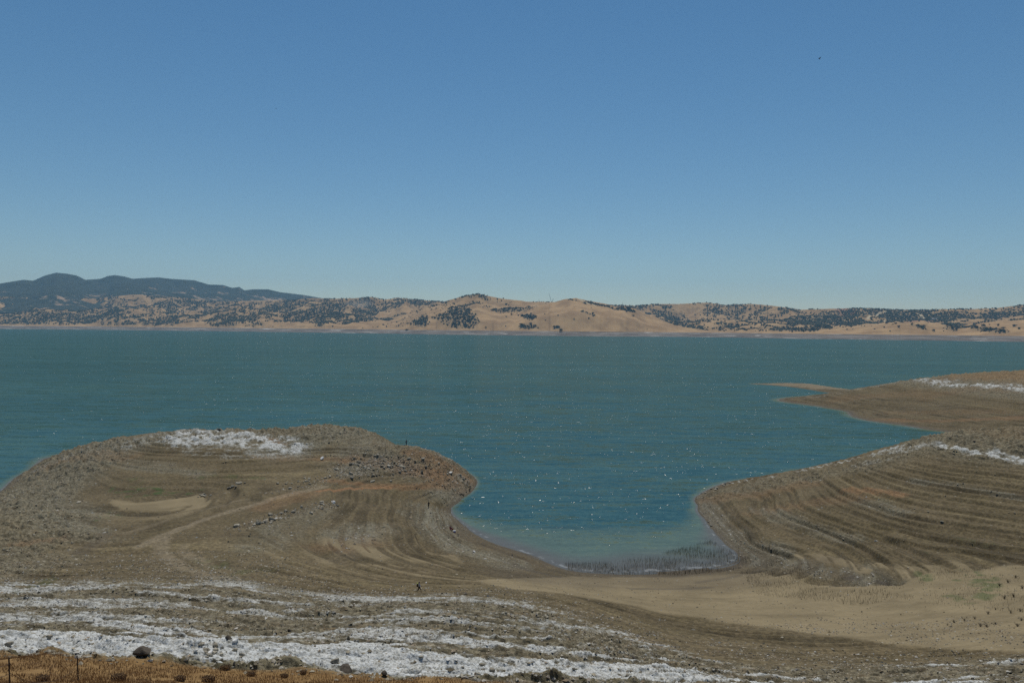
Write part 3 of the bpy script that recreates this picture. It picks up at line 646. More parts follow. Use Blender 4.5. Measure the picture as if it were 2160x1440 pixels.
# the far mountain
MG = Polar(np.radians(np.linspace(-43, 6, 800)), np.exp(np.linspace(math.log(11500), math.log(19500), 260)))
mpts = [(-300, 606), (0, 598), (30, 593), (50, 590), (70, 592), (95, 581), (118, 575), (140, 577), (162, 581), (180, 590), (212, 588), (228, 582), (242, 580), (262, 583), (280, 588), (300, 586.5), (335, 585), (360, 588), (410, 591), (440, 600), (470, 601), (490, 607), (505, 605), (515, 612),
        (535, 610), (565, 610), (590, 616), (640, 622), (680, 629), (760, 638), (900, 650), (1300, 670)]
mr = MG.r[:, None]; msl = prof(mpts, MG.az)[None]
mt = (mr - 11500) / 4200
me_ = np.where(mt < 1, .25 + .75 * np.clip(mt, 0, 1) ** .9, np.clip(1 - (mt - 1) * .8, 0, 1))
mh = (CAM_H + msl * 15700) * me_ * (.66 + .40 * ridged(MG.X / 2300, MG.Y / 3400, 5, 401)) + 60 * (fbm(MG.X / 500, MG.Y / 500, 4, 403) - .5)
ma = (mh - CAM_H) / mr; k = np.argmax(ma, 0); hc = mh[k, np.arange(mh.shape[1])]; want = CAM_H + msl[0] * MG.r[k]
MG.Z = mh * (want / hc)[None]
mm = N('mountain_ground', .95, .1)
q1 = mm.noise(mm.pos, .0022, 6, .62); q2 = mm.noise(mm.pos, .011, 5, .7)
mz = mm.new('SeparateXYZ'); mm.put(mz.inputs[0], mm.pos)
low = mm.rmp(mz.outputs[2], 850, 350, -.06, .015); xr = mm.rmp(mz.outputs[0], -7500, -4200, -.03, .07)
gm = mm.math('ADD', mm.math('ADD', mm.math('MULTIPLY', q1, .55), mm.math('MULTIPLY', q2, .45)), mm.math('ADD', low, xr))
mm.color(mm.mix(mm.rmp(gm, .575, .63), mm.mix(mm.rmp(q2, .4, .6), (.020, .026, .018), (.04, .044, .028)), (.33, .225, .145)))
mountain = gridmesh('mountain', MG, MG.Z > -1e9, mm.m, {})
tag(mountain, 'dark wooded mountain ridge far behind the left hills', kind='structure')
# the land between and beyond, one sheet out to the horizon
gp_ = mesh_np('plain', [(-60000, 12000, -14), (60000, 12000, -14), (60000, 80000, -14), (-60000, 80000, -14)], [(0, 1, 2, 3)], hm.m); tag(gp_, 'dry land beyond the hills', kind='structure')

# ------------------------------------------------------------------ trees on the far hills
def ico(sub):
    bm = bmesh.new(); bmesh.ops.create_icosphere(bm, subdivisions=sub, radius=1)
    v = np.array([x.co[:] for x in bm.verts]); f = np.array([[q.index for q in x.verts] for x in bm.faces]); bm.free(); return v, f
leafm = N('oak_foliage', .9, .1)
lt = leafm.attr('tone').outputs['Fac']
leafm.color(leafm.mix(leafm.rmp(leafm.math('ADD', lt, leafm.noise(leafm.pos, .25, 2)), .4, 1.5), (.035, .037, .02), (.09, .085, .045)))
barkm = plain('oak_bark', (.10, .08, .06), .9, .1)
flat = cov * HG.X.shape[0] * 0
cell = (hr ** 2) * np.ones_like(hx)                      # ground area per cell goes with r squared
# only ground that faces the viewpoint or shows over the ridge before it
ang = (HG.Z + 9 - CAM_H) / hr; vis = ang >= np.maximum.accumulate((HG.Z - CAM_H) / hr, 0) - 4e-4
wgt = (cov ** 2.1 * cell * vis * (s_ > 350)).ravel().astype(np.float64)
wgt_bg = (.03 * (1 - front * .7) * cell * vis * (s_ > 350) * (HG.Z > 40) * (1 - road)).ravel()
wgt = wgt + wgt_bg * .09
dA = (HG.r[1] / HG.r[0] - 1) * (HG.az[1] - HG.az[0])
NT = int(min(85000, wgt.sum() * dA / 230.0))
pick = rng.choice(len(wgt), NT, p=wgt / wgt.sum())
ta = HG.az[pick % len(HG.az)] + (rng.random(NT) - .5) * (HG.az[1] - HG.az[0]); trr = HG.r[pick // len(HG.az)] * (1 + (rng.random(NT) - .5) * .002)
tx, ty = trr * np.sin(ta), trr * np.cos(ta); tz = HG.samp(tx, ty)
ts = 4.2 + 4.6 * rng.random(NT) ** 1.5
inframe = np.abs(ta) < rad(32.3)
order = np.argsort(-(ts / trr) * inframe * (HG.samp(tx, ty, vis.astype(float)) > .5)); big_i = order[:230]; rest = order[230:]
def crowd(name, x, y, z, s, flatn=.8):
    v, f = ico(1); m = len(x); nv = len(v)
    V = v[None] * (1 + (rng.random((m, nv, 1)) - .5) * .55); yaw = rng.random(m) * 6.28
    cx, sx = np.cos(yaw)[:, None], np.sin(yaw)[:, None]
    V = np.stack([V[..., 0] * cx - V[..., 1] * sx, V[..., 0] * sx + V[..., 1] * cx, V[..., 2]], -1)
    el = np.stack([s * (.85 + .5 * rng.random(m)), s * (.85 + .5 * rng.random(m)), s * flatn * (.7 + .5 * rng.random(m))], -1)
    V = V * el[:, None] + np.stack([x, y, z + s * .75], -1)[:, None]
    Fc = (f[None] + (np.arange(m) * nv)[:, None, None]).reshape(-1, 3)
    o = mesh_np(name, V.reshape(-1, 3), Fc, leafm.m); fattr(o, 'tone', np.repeat(rng.random(m), nv)); return o
wd = crowd('oak_woodland', tx[rest], ty[rest], tz[rest], ts[rest])
tag(wd, 'scattered dark oaks covering the far golden hills', 'oak woodland', kind='stuff')
def make_tree(seed):
    rg_ = np.random.default_rng(seed); t = empty('oak_tree', (0, 0, 0))
    bm = bmesh.new(); bmesh.ops.create_cone(bm, segments=7, radius1=.075, radius2=.045, depth=.6, matrix=Matrix.Translation((0, 0, .2)))
    for a in range(3):
        an = a * 2.1 + seed; bmesh.ops.create_cone(bm, segments=5, radius1=.035, radius2=.015, depth=.6, matrix=Matrix.Translation((.18 * math.cos(an), .18 * math.sin(an), .65)) @ Matrix.Rotation(.6, 4, Vector((-math.sin(an), math.cos(an), 0))))
    me = bpy.data.meshes.new('trunk'); bm.to_mesh(me); bm.free(); me.materials.append(barkm)
    o = bpy.data.objects.new('trunk', me); COL.objects.link(o); o.parent = t
    cl = rg_.normal(size=(26, 3)) * (.42, .42, .22) + (0, 0, .92); V = []; Fc = []; k = 0
    for cpt in cl:
        for _ in range(16):
            p = cpt + rg_.normal(size=3) * .14; a = rg_.normal(size=3) * .12; b = rg_.normal(size=3) * .12
            V += [p, p + a, p + a + b, p + b]; Fc.append((k, k + 1, k + 2, k + 3)); k += 4
    cr = mesh_np('crown', np.array(V), np.array(Fc), leafm.m, parent=t); fattr(cr, 'tone', np.repeat(rg_.random(len(Fc)), 4))
    v, f = ico(1)
    return t
protos = [make_tree(s) for s in (1, 2, 3, 4)]
def tree_label(px, z):
    if px < 420: return 'dark round oak dotted over the golden hills at the far left'
    if px < 720: return 'dark oak on the wooded hills below the end of the blue mountain ridge'
    if px < 1090: return 'dark oak on the golden slopes of the rounded central hill'
    if px < 1500: return 'dark oak on the long bare slope right of the central hill'
    if px < 1790: return 'dark oak on the folded hills right of the central slope'
    return 'dark oak on the hills behind the right end of the far shore'
used = [False] * 4
for j, i in enumerate(big_i):
    p = protos[j % 4]; kids = p.children
    if used[j % 4]:
        t = p.copy(); COL.objects.link(t)
        for ch in kids:
            cc = ch.copy(); COL.objects.link(cc); cc.parent = t
    else: t = p; used[j % 4] = True
    s = ts[i] * 1.35
    t.location = (tx[i], ty[i], tz[i] - .3); t.scale = (s, s, s); t.rotation_euler = (0, 0, rng.random() * 6.28)
    pxi = 1080 + F * tx[i] / ty[i]; lb = tree_label(pxi, tz[i]); tag(t, lb, 'tree', 'oaks: ' + lb[5:])
# shore and skyline trees that stand alone in the photo
def own_tree(px, py, size, label):
    p = protos[(px + py) % 4]; q = hp(px, py); t = p.copy(); COL.objects.link(t)
    for ch in p.children: cc = ch.copy(); COL.objects.link(cc); cc.parent = t
    t.location = (q[0], q[1], q[2] - .5); t.scale = (size,) * 3; t.rotation_euler = (0, 0, px); tag(t, label, 'tree')
own_tree(858, 698, 13, 'single dark bushy tree on the bare shore below the central hill')
own_tree(1183, 699, 15, 'dark green tree at the foot of the gully beside the far shore')
own_tree(1336, 667, 10, 'lone round tree on the bare right slope of the second hill')
own_tree(1322, 658, 12, 'round tree just under the dark thicket of the second hill')
own_tree(1025, 692, 8, 'small tree in the draw between the two central hills')

# ------------------------------------------------------------------ smoke of dust, cranes, masts, building on the far side
ringm = plain('far_steel', (.05, .05, .055), .6, .3)
def tube_bm(bm, a, b, r, seg=5):
    a, b = Vector(a), Vector(b); d = b - a
    bmesh.ops.create_cone(bm, segments=seg, radius1=r, radius2=r, depth=d.length, cap_ends=True, matrix=Matrix.Translation((a + b) / 2) @ d.to_track_quat('Z', 'Y').to_matrix().to_4x4())
def box_bm(bm, c0, size, rot=None):
    m = Matrix.Translation(c0)
    if rot is not None: m = m @ rot
    bmesh.ops.create_cube(bm, size=1, matrix=m @ Matrix.Diagonal((*size, 1)))
def bm_obj(name, bm, mat, parent=None, smooth=False):
    me = bpy.data.meshes.new(name); bm.to_mesh(me); bm.free(); me.materials.append(mat)
    if smooth:
        for p_ in me.polygons: p_.use_smooth = True
    o = bpy.data.objects.new(name, me); COL.objects.link(o)
    if parent: o.parent = parent
    return o
def lattice(bm, a, b, w0, w1, nseg, r):
    a, b = Vector(a), Vector(b); d = (b - a); q = d.to_track_quat('Z', 'Y').to_matrix()
    prev = None
    for i in range(nseg + 1):
        t = i / nseg; wv = w0 + (w1 - w0) * t
        cs = [a + d * t + q @ Vector((sx * wv, sy * wv, 0)) for sx, sy in ((1, 1), (-1, 1), (-1, -1), (1, -1))]
        if prev:
            for j in range(4): tube_bm(bm, prev[j], cs[j], r, 4); tube_bm(bm, prev[j], cs[(j + 1) % 4], r * .7, 4)
        prev = cs
def crane(px, base_py, tip, label, boom_h):
    q = hp(px, base_py); D = q[1]; t = empty('crawler_crane', q)
    tipw = at_D(*tip, D); tl = Vector(tipw) - Vector(q)
    for sx in (-3.2, 3.2):
        bm = bmesh.new(); box_bm(bm, (sx, 0, .9), (1.5, 9, 1.8)); bmesh.ops.bevel(bm, geom=bm.edges[:], offset=.3, segments=1); bm_obj('track', bm, ringm, t)
    bm = bmesh.new(); box_bm(bm, (0, 1, 3.4), (6, 9, 2.8)); box_bm(bm, (2.4, -3.4, 4.4), (2, 2.2, 2.6)); bm_obj('cab', bm, ringm, t)
    bm = bmesh.new(); lattice(bm, (0, -3, 4), tl, 1.5, 1.0, 16, .42); bm_obj('boom', bm, ringm, t)
    bm = bmesh.new(); tube_bm(bm, (0, 4, 5), tl * .98, .3, 4); tube_bm(bm, (0, 2, 5), (tl.x * -.12, 3, 16), .5, 4); bm_obj('stay', bm, ringm, t)
    bm = bmesh.new(); tube_bm(bm, tl, (tl.x, tl.y, tl.z * .55), .15, 4); box_bm(bm, (tl.x, tl.y, tl.z * .55), (1, 1, 1.6)); bm_obj('hook', bm, ringm, t)
    tag(t, label, 'crane')
crane(1163, 637, (1158, 619), 'tall lattice crane with boom leaning left on the skyline between two hills', 80)
crane(1165, 637, (1167, 629.5), 'shorter crane with boom leaning right beside the tall lattice crane', 35)
def mast(px, base_py, top_py, label):
    q = hp(px, base_py); tp = at_D(px, top_py, q[1]); h = tp[2] - q[2]; t = empty('radio_mast', q)
    bm = bmesh.new(); lattice(bm, (0, 0, 0), (0, 0, h), 1.3, .6, 8, .35); bm_obj('tower', bm, ringm, t)
    bm = bmesh.new(); box_bm(bm, (0, 0, h + .6), (3.4, .5, 1.2)); tube_bm(bm, (0, 0, h), (0, 0, h + 3), .2, 4); bm_obj('antenna', bm, ringm, t)
    tag(t, label, 'mast')
mast(1137, 637, 631, 'thin mast standing on the skyline left of the tall crane')
mast(1313, 647, 638, 'thin mast on the skyline behind the right shoulder of the second hill')
mast(1618, 646, 641.5, 'small mast on the skyline of the folded right hills')
bt = empty('shed', hp(1972, 674)); wl_ = plain('pale_wall', (.42, .43, .44), .7)
bm = bmesh.new(); box_bm(bm, (0, 0, 4), (60, 24, 9)); bm_obj('wall', bm, wl_, bt)
bm = bmesh.new()
for sx in (-1, 1): box_bm(bm, (0, sx * 6.6, 10.2), (63, 14, .8), Matrix.Rotation(-sx * .22, 4, 'X'))
bm_obj('roof', bm, plain('pale_roof', (.5, .5, .52), .6), bt)
for i in range(5):
    bm = bmesh.new(); box_bm(bm, (-24 + i * 12, -12.1, 4), (5, .5, 4)); bm_obj('door', bm, ringm, bt)
tag(bt, 'long pale building below the dark wooded hillside on the right', 'building')

# ------------------------------------------------------------------ loose stones (uncountable)
stm = N('stone', .95, .15); sa = stm.attr('mask_a'); ssp = stm.new('SeparateColor'); stm.put(ssp.inputs[0], sa.outputs['Color'])
sc_ = stm.mix(ssp.outputs[1], (.15, .125, .085), (.38, .335, .25)); sc_ = stm.mix(stm.math('MULTIPLY', ssp.outputs[2], .7), sc_, (.28, .17, .095))
sc_ = stm.mix(ssp.outputs[0], sc_, (.50, .495, .47)); sc_ = stm.mix(stm.rmp(stm.noise(stm.pos, 2.2, 4), .55, .7, 0, .6), sc_, (.13, .12, .10)); stm.color(sc_)
def stones(name, density, count, smin, smax, power, label, zlim=.25):
    ok = (B > zlim) & (np.abs(np.arctan2(X, Y)) < rad(38)) & (Y > 36)
    drr = np.gradient(G.r)[:, None] * G.r[:, None]
    wv = (density * ok * drr).ravel().astype(np.float64); pk = rng.choice(len(wv), count, p=wv / wv.sum())
    x, y, z = G.X.ravel()[pk], G.Y.ravel()[pk], G.Z.ravel()[pk]
    x = x + (rng.random(count) - .5) * .4; y = y + (rng.random(count) - .5) * .5; z = G.samp(x, y)
    s = smin + (smax - smin) * rng.random(count) ** power
    v = np.array([(1, 0, 0), (-1, 0, 0), (0, 1, 0), (0, -1, 0), (0, 0, 1), (0, 0, -.8)]); f = np.array([(0, 2, 4), (2, 1, 4), (1, 3, 4), (3, 0, 4), (2, 0, 5), (1, 2, 5), (3, 1, 5), (0, 3, 5)])
    V = v[None] * (.6 + .7 * rng.random((count, 6, 1))) + (rng.random((count, 6, 3)) - .5) * .5
    yaw = rng.random(count) * 6.28; cx, sx = np.cos(yaw)[:, None], np.sin(yaw)[:, None]
    V = V * np.stack([s * (.8 + .6 * rng.random(count)), s * (.6 + .4 * rng.random(count)), s * (.35 + .45 * rng.random(count))], -1)[:, None]
    V = np.stack([V[..., 0] * cx - V[..., 1] * sx, V[..., 0] * sx + V[..., 1] * cx, V[..., 2]], -1) + np.stack([x, y, z + s * .12], -1)[:, None]
    Fc = (f[None] + (np.arange(count) * 6)[:, None, None]).reshape(-1, 3)
    o = mesh_np(name, V.reshape(-1, 3), Fc, stm.m)
    wh = white.ravel()[pk]; og = orange.ravel()[pk]; gry = grey.ravel()[pk]
    wv_ = np.clip(wh * 1.1 * (rng.random(count) > .35) + (rng.random(count) > .93) * .6 + gry * .35 * rng.random(count), 0, 1)
    cattr(o, 'mask_a', np.repeat(np.stack([wv_, rng.random(count), np.clip(og + (rng.random(count) > .8) * .5, 0, 1), wv_ * 0 + 1], -1), 6, 0))
    tag(o, label, 'stones', kind='stuff'); return o
band = ss(7.5, 11, B) * (Y < 160) * (1 - grass)
dn = (band * (1 - .6 * white) * (.25 + 1.4 * ss(.45, .55, e1)) + grey * .5 + lipc * 2) * (1 - sandk)
stones('gravel', dn / (1 + 0 * R), 80000, .04, .24, 3.5, 'loose grey and brown stones strewn over the near bank')
dn2 = (ledge * .35 + grey * 1.2 + tip * 2 + .05) * (1 - sandk) * (Y > 120) + 5 * stroke([(745, 992), (800, 974), (860, 985)], 6) + 2.5 * stroke([(500, 1112), (600, 1085), (700, 1062)], 2.5) + 1.5 * stroke([(600, 1032), (740, 1000)], 4)
dn3 = sandk * (.10 + 1.2 * ss(8, 2, np.abs(B - 5.5)) * ss(70, 40, vv) * 0 + .9 * ss(-12, 0, -(vv - 60)) * (n_mid > .5)) * (Y < 180)
stones('pebbles', dn3, 5000, .05, .22, 3.0, 'small dark pebbles sprinkled over the tan sand')
stones('rubble', dn2, 75000, .05, .38, 5.0, 'broken rubble scattered over the headlands and beaches')

# ------------------------------------------------------------------ boulders, each its own
bm_ = N('boulder_rock', .92, .15); oi = bm_.new('ObjectInfo')
bc = bm_.mix(oi.outputs['Random'], (.25, .22, .17), (.46, .42, .34)); bc = bm_.mix(bm_.rmp(bm_.noise(bm_.pos, 3, 5, .65), .42, .62, 0, .55), bc, (.13, .115, .085))
bm_.color(bc); bm_.normal(bm_.bump(bm_.noise(bm_.pos, 5, 5, .7), .6, .2))
darkr = plain('dark_rock', (.075, .062, .048), .9, .2, .5, 2); whiter = plain('whitened_rock', (.55, .54, .52), .9, .1, .25, 3)
def rock_mesh(seed, mat):
    v, f = ico(3); rg_ = np.random.default_rng(seed)
    for _ in range(13):                      # chop flats off a ball
        d = rg_.normal(size=3); d /= np.linalg.norm(d); h = .52 + .35 * rg_.random(); k_ = v @ d
        v = np.where((k_ > h)[:, None], v - (k_ - h)[:, None] * d, v)
    v = v * (1.15, .9, .72); v = v + .05 * np.stack([vn3(v[:, 0] * 4 + 9, v[:, 1] * 4 + 9, v[:, 2] * 4 + 9, seed + q) - .5 for q in range(3)], -1)
    me = bpy.data.meshes.new('boulder'); me.from_pydata(v.tolist(), [], f.tolist()); me.materials.append(mat); return me
RM = [rock_mesh(s, bm_.m) for s in range(6)]; RD = [rock_mesh(20 + s, darkr) for s in range(2)]; RW = [rock_mesh(30 + s, whiter) for s in range(2)]
def boulder(x, y, s, label, group=None, meshes=RM, name='boulder', cat='boulder', sink=.25, z=None):
    o = bpy.data.objects.new(name, random.choice(meshes)); COL.objects.link(o)
    o.location = (x, y, (gz(x, y) if z is None else z) + s * (.6 - sink)); o.scale = (s * random.uniform(.8, 1.3), s * random.uniform(.8, 1.2), s * random.uniform(.7, 1.1))
    o.rotation_euler = (random.uniform(-.3, .3), random.uniform(-.3, .3), random.uniform(0, 6.28)); tag(o, label, cat, group); return o
def cluster(path, n_, spread, smin, smax, label, group, power=2.0, meshes=RM):
    for _ in range(n_):
        k_ = random.randrange(len(path) - 1); t = random.random()
        p, q = path[k_], path[k_ + 1]; px, py = p[0] + (q[0] - p[0]) * t + random.gauss(0, spread[0]), p[1] + (q[1] - p[1]) * t + random.gauss(0, spread[1])
        g_ = spot(px, py)
        if g_[2] < .1: continue
        boulder(g_[0], g_[1], smin + (smax - smin) * random.random() ** power, label, group, meshes)
cluster([(748, 992), (800, 972), (860, 985)], 84, (24, 8), .28, .85, 'grey boulder in the big rock pile on the headland below the blue figure', 'boulders of the big pile on the headland')
cluster([(500, 1112), (570, 1095), (630, 1078), (700, 1062)], 50, (8, 4), .2, .72, 'tan boulder in the diagonal row of rocks across the middle flat', 'boulders in the diagonal row')
cluster([(600, 1030), (650, 1012), (740, 1000)], 30, (14, 6), .2, .6, 'brown boulder strewn along the slope left of the big rock pile', 'boulders left of the big pile')
cluster([(880, 965), (930, 985), (975, 1005)], 26, (14, 7), .2, .65, 'weathered boulder on the orange slope near the headland tip', 'boulders on the orange slope')
cluster([(400, 1366), (440, 1372), (480, 1378)], 22, (22, 7), .12, .34, 'rounded pale cobble in the hollow of the white bank at lower left', 'cobbles in the hollow of the white bank', meshes=RW + RM)
cluster([(980, 1420), (1160, 1408), (1400, 1425)], 14, (50, 8), .12, .30, 'grey cobble low on the white bank at bottom centre', 'cobbles low on the white bank')
cluster([(412, 1047), (440, 1045)], 8, (6, 2), .3, .8, 'dark boulder in the small heap beside the pale sand hollow', 'heap beside the sand hollow')
cluster([(470, 1030), (492, 1027)], 5, (5, 1), .3, .7, 'dark boulder in the short group above the heap by the sand', 'short group above the sand hollow')
cluster([(505, 1022), (520, 1018)], 4, (3, 1), .4, .8, 'small boulder right of the short dark group on the flat', 'small group right of the dark ones')
cluster([(1468, 1072), (1475, 1095), (1500, 1120)], 20, (4, 4), .25, .6, 'dark stone along the right waterline of the bay', 'stones on the right waterline', meshes=RM + RD)
cluster([(985, 1010), (990, 1030), (965, 1055)], 16, (3, 4), .25, .6, 'wet dark boulder at the waterline below the headland tip', 'boulders at the tip waterline', meshes=RD)
cluster([(1465, 1049), (1500, 1035), (1540, 1018)], 14, (4, 2), .3, .8, 'pale boulder along the near edge of the right headland point', 'boulders on the right point')
cluster([(1210, 1240), (1290, 1250), (1360, 1270)], 12, (45, 8), .08, .24, 'small dark stone lying on the tan sand in front of the bay', 'dark stones on the tan sand', meshes=RD)
for px, py, s, lb, mt_ in [(482, 1347, .62, 'dark rounded boulder alone on the white rock at lower left', RD), (497, 1352, .5, 'pale rounded boulder just right of the dark one on the white rock', RW), (730, 1417, 1.05, 'large brown half buried boulder at the edge of the dry grass', RD),
                           (708, 1397, .62, 'tan block with a dark side on the white rock above the grass edge', RM), (300, 1381, 1.0, 'dark humped outcrop where the grass meets the white rock at left', RD), (455, 1363, .6, 'tilted grey slab in the hollow of the white rock', RM),
                           (1038, 1414, .55, 'brown boulder low on the white bank at bottom centre', RM), (811, 1422, .5, 'dark boulder on the last white ledge above the grass', RD), (610, 1330, .42, 'upright dark stone on the left white bank', RD), (435, 1269, .8, 'dark stone cluster block high on the left bank', RM),
                           (1398, 1434, .55, 'round grey boulder at the bottom edge right of centre', RM), (887, 1386, .4, 'pale cut block on the white bank right of centre', RM), (1300, 1335, .5, 'flat dark slab on the tan part of the bank', RM), (1336, 1388, .55, 'long dark slab on the striped bank below the sand', RD),
                           (578, 1398, .5, 'small pyramid shaped rock standing on the grass edge', RM), (105, 1345, .55, 'grey boulder on the white bank at far left', RM), (20, 1362, .8, 'blue grey outcrop block beside the left picture edge', RM), (1155, 1410, .45, 'grey cobble amid the white ledges left of bottom centre', RM),
                           (462, 907, .75, 'small dark cairn like rock on top of the white mound', RD), (899, 1229, .22, 'bright white stone on the brown slope beside the walking person', RW), (680, 968, 1.0, 'wide pale slab at the end of the grey gravel patch', RW), (165, 1060, .7, 'flat pale slab among the grey rocks on the left flank', RM),
                           (786, 1016, 1.0, 'larger pale boulder below the big rock pile', RM), (825, 1015, .7, 'round grey boulder right of the larger pale one', RM), (950, 968 + 30, .9, 'white block on the orange slope near the tip', RW), (2047 - 60, 1100, .4, 'pale stone between two strand lines on the right headland', RM),
                           (1000, 1164, .45, 'white block on the gravel beach below the chair', RW), (703, 1060, .9, 'whitest boulder at the right end of the diagonal row', RW)]:
    q = spot(px, py); boulder(q[0], q[1], s * (.5 if py > 1240 else .8), lb, meshes=mt_)

# ------------------------------------------------------------------ dry grass and weeds
def blades(name, xs, ys, hmin, hmax, wid, cols_, label, cat, lean=.35, base_z=None, kind='stuff'):
    m = len(xs); z = G.samp(xs, ys) if base_z is None else base_z; h = hmin + (hmax - hmin) * rng.random(m); a = rng.random(m) * 6.28; l = lean * rng.random(m) * h; b = rng.random(m) * 6.28
    dx, dy = np.cos(a) * wid / 2, np.sin(a) * wid / 2
    V = np.stack([np.stack([xs - dx, ys - dy, z - .03], -1), np.stack([xs + dx, ys + dy, z - .03], -1), np.stack([xs + np.cos(b) * l, ys + np.sin(b) * l, z + h], -1)], 1)
    mt_ = N(name + '_straw', .85, .1); tt = mt_.attr('tone').outputs['Fac']; mt_.color(mt_.mix(tt, cols_[0], cols_[1]))
    o = mesh_np(name, V.reshape(-1, 3), np.arange(m * 3).reshape(-1, 3), mt_.m); fattr(o, 'tone', np.repeat(rng.random(m), 3)); tag(o, label, cat, kind=kind); return o
m = 110000; gx = rng.uniform(-42, 16, m); gyy = rng.uniform(30, 52, m); lim = np.interp(gx, grass_line[:, 0], grass_line[:, 1]) + 1.4 * (fbm(gx / 2, gyy / 2, 2, 3) - .35)
k = (gyy < lim) & (np.abs(np.arctan2(gx, gyy)) < rad(38)) & (fbm(gx / 1.3, gyy / 1.3, 3, 8) > .36)
blades('dry_grass', gx[k], gyy[k], .05, .22, .035, ((.24, .14, .065), (.46, .30, .14)), 'orange brown dry grass along the bottom left edge', 'dry grass')
def reeds(pts_px, count, hmin, hmax, wid, name, label, cols_, water_z=True, spread=0):
    xs, ys = [], []; g_ = np.array([(at_z(*p, 0) if water_z else gp(*p)[:2]) for p in pts_px])
    lo, hi = g_.min(0), g_.max(0)
    while len(xs) < count:
        x, y = rng.uniform(lo[0], hi[0]), rng.uniform(lo[1], hi[1]); ins = False; j = len(g_) - 1
        for i in range(len(g_)):
            if (g_[i, 1] > y) != (g_[j, 1] > y) and x < (g_[j, 0] - g_[i, 0]) * (y - g_[i, 1]) / (g_[j, 1] - g_[i, 1]) + g_[i, 0]: ins = not ins
            j = i
        if ins and vn2(np.array([x / 5]), np.array([y / 3]), 4)[0] > .3 + .4 * rng.random() - .15: xs.append(x); ys.append(y)
    xs, ys = np.array(xs), np.array(ys)
    z = np.maximum(G.samp(xs, ys), -.02)
    return blades(name, xs, ys, hmin, hmax, wid, cols_, label, 'reeds' if water_z else 'dry stalks', .25, z)
dk = ((.035, .034, .024), (.085, .078, .05))
reeds([(1190, 1188), (1300, 1185), (1400, 1165), (1500, 1140), (1545, 1165), (1600, 1185), (1560, 1205), (1450, 1215), (1300, 1212), (1200, 1203)], 5200, .35, .95, .04, 'reeds', 'dark bare reed stalks standing in the flooded end of the bay', dk)
reeds([(1560, 1205), (1640, 1170), (1700, 1200), (1800, 1215), (1900, 1225), (1930, 1260), (1800, 1275), (1600, 1255)], 2600, .25, .7, .05, 'dry_stalks', 'thin dry stalks on the sand right of the bay', dk, False)
reeds([(1930, 1200), (2160, 1190), (2200, 1290), (2060, 1285), (1950, 1270)], 1100, .25, .6, .05, 'dry_stalks', 'sparse dry stalks on the sand at the right edge', ((.05, .045, .03), (.12, .10, .065)), False)
# bare shrubs one can count on the right sand
def shrub_mesh(seed, n_=26, h=.9, br=.02):
    rg_ = np.random.default_rng(seed); bm = bmesh.new()
    for _ in range(n_):
        a = rg_.random() * 6.28; t = rg_.random() * .9; L = h * (.6 + .5 * rg_.random()); p0 = Vector((rg_.normal() * br, rg_.normal() * br, 0)); p1 = p0 + Vector((math.cos(a) * t * L * .5, math.sin(a) * t * L * .5, L * .55)); p2 = p1 + Vector((math.cos(a + .5) * t * L * .5, math.sin(a + .5) * t * L * .5, L * .45))
        tube_bm(bm, p0, p1, .022, 3); tube_bm(bm, p1, p2, .015, 3)
    me = bpy.data.meshes.new('bare_shrub'); bm.to_mesh(me); bm.free(); me.materials.append(twig); return me
twig = plain('twig', (.17, .14, .095), .9, .1)
SM = [shrub_mesh(s) for s in range(3)]
for px, py, s in [(2012, 1310), (2030, 1307), (2052, 1303), (2080, 1298), (2095, 1292), (2130, 1292), (2150, 1288), (2068, 1320), (2080, 1322), (2100, 1316), (2145, 1318), (2153, 1310), (1935, 1327), (1945, 1290), (1900, 1296), (2120, 1265), (2138, 1262), (2110, 1240), (2125, 1225), (2140, 1220), (2155, 1235)] and \
        [(2012, 1312, 1.1), (2034, 1308, 1), (2056, 1304, 1), (2084, 1294, 1.2), (2100, 1285, .8), (2132, 1292, 1.2), (2152, 1288, 1.2), (2068, 1320, 1.3), (2082, 1322, 1.2), (2100, 1316, .9), (2146, 1320, 1.3), (2154, 1308, 1.2), (1935, 1327, .7), (1998, 1318, .7), (1900, 1296, .6), (2118, 1262, 1.6), (2138, 1258, 1.6), (2108, 1235, 1.5), (2126, 1228, 1.5), (2142, 1218, 1.5), (2156, 1240, 1.5)]:
    q = spot(px, py); o = bpy.data.objects.new('bare_shrub', SM[int(px) % 3]); COL.objects.link(o); o.location = q; o.scale = (s * .65, s * .65, s * .42); o.rotation_euler = (0, 0, px)
    if py < 1270: tag(o, 'tall brown twiggy shrub on the sand at the right edge, upper clump', 'shrub', 'upper clump of bare shrubs')
    else: tag(o, 'low bare spreading shrub on the smooth sand at lower right', 'shrub', 'low bare shrubs on the right sand')
_tw = twig; twig = plain('weed_stalk', (.22, .14, .075), .9, .1)
WM = [shrub_mesh(40 + s, 260, .34, .10) for s in range(2)]
for px, py, s, lb in [(475, 1412, 1, 'dried weed tuft in the grass, topmost of the middle group'), (440, 1438, 1.2, 'largest dried weed tuft cut by the bottom edge'), (530, 1425, .9, 'dried weed tuft just below the small pyramid rock'), (600, 1428, .8, 'dried weed tuft under the grass edge right of the middle group'),
                       (250, 1436, 1.2, 'dried weed tuft right of the second fence post'), (380, 1436, 1, 'dried weed tuft left of the middle group at the bottom edge'), (90, 1437, 1, 'dried weed tuft between the two fence posts'), (640, 1420, .7, 'smallest dried weed tuft, rightmost in the orange grass')]:
    q = spot(px, py)
    o = bpy.data.objects.new('weed', WM[int(px) % 2]); COL.objects.link(o); o.location = q; o.scale = (s * 1.0, s * .9, s * .75); tag(o, lb, 'weed', 'dried weeds in the orange grass')

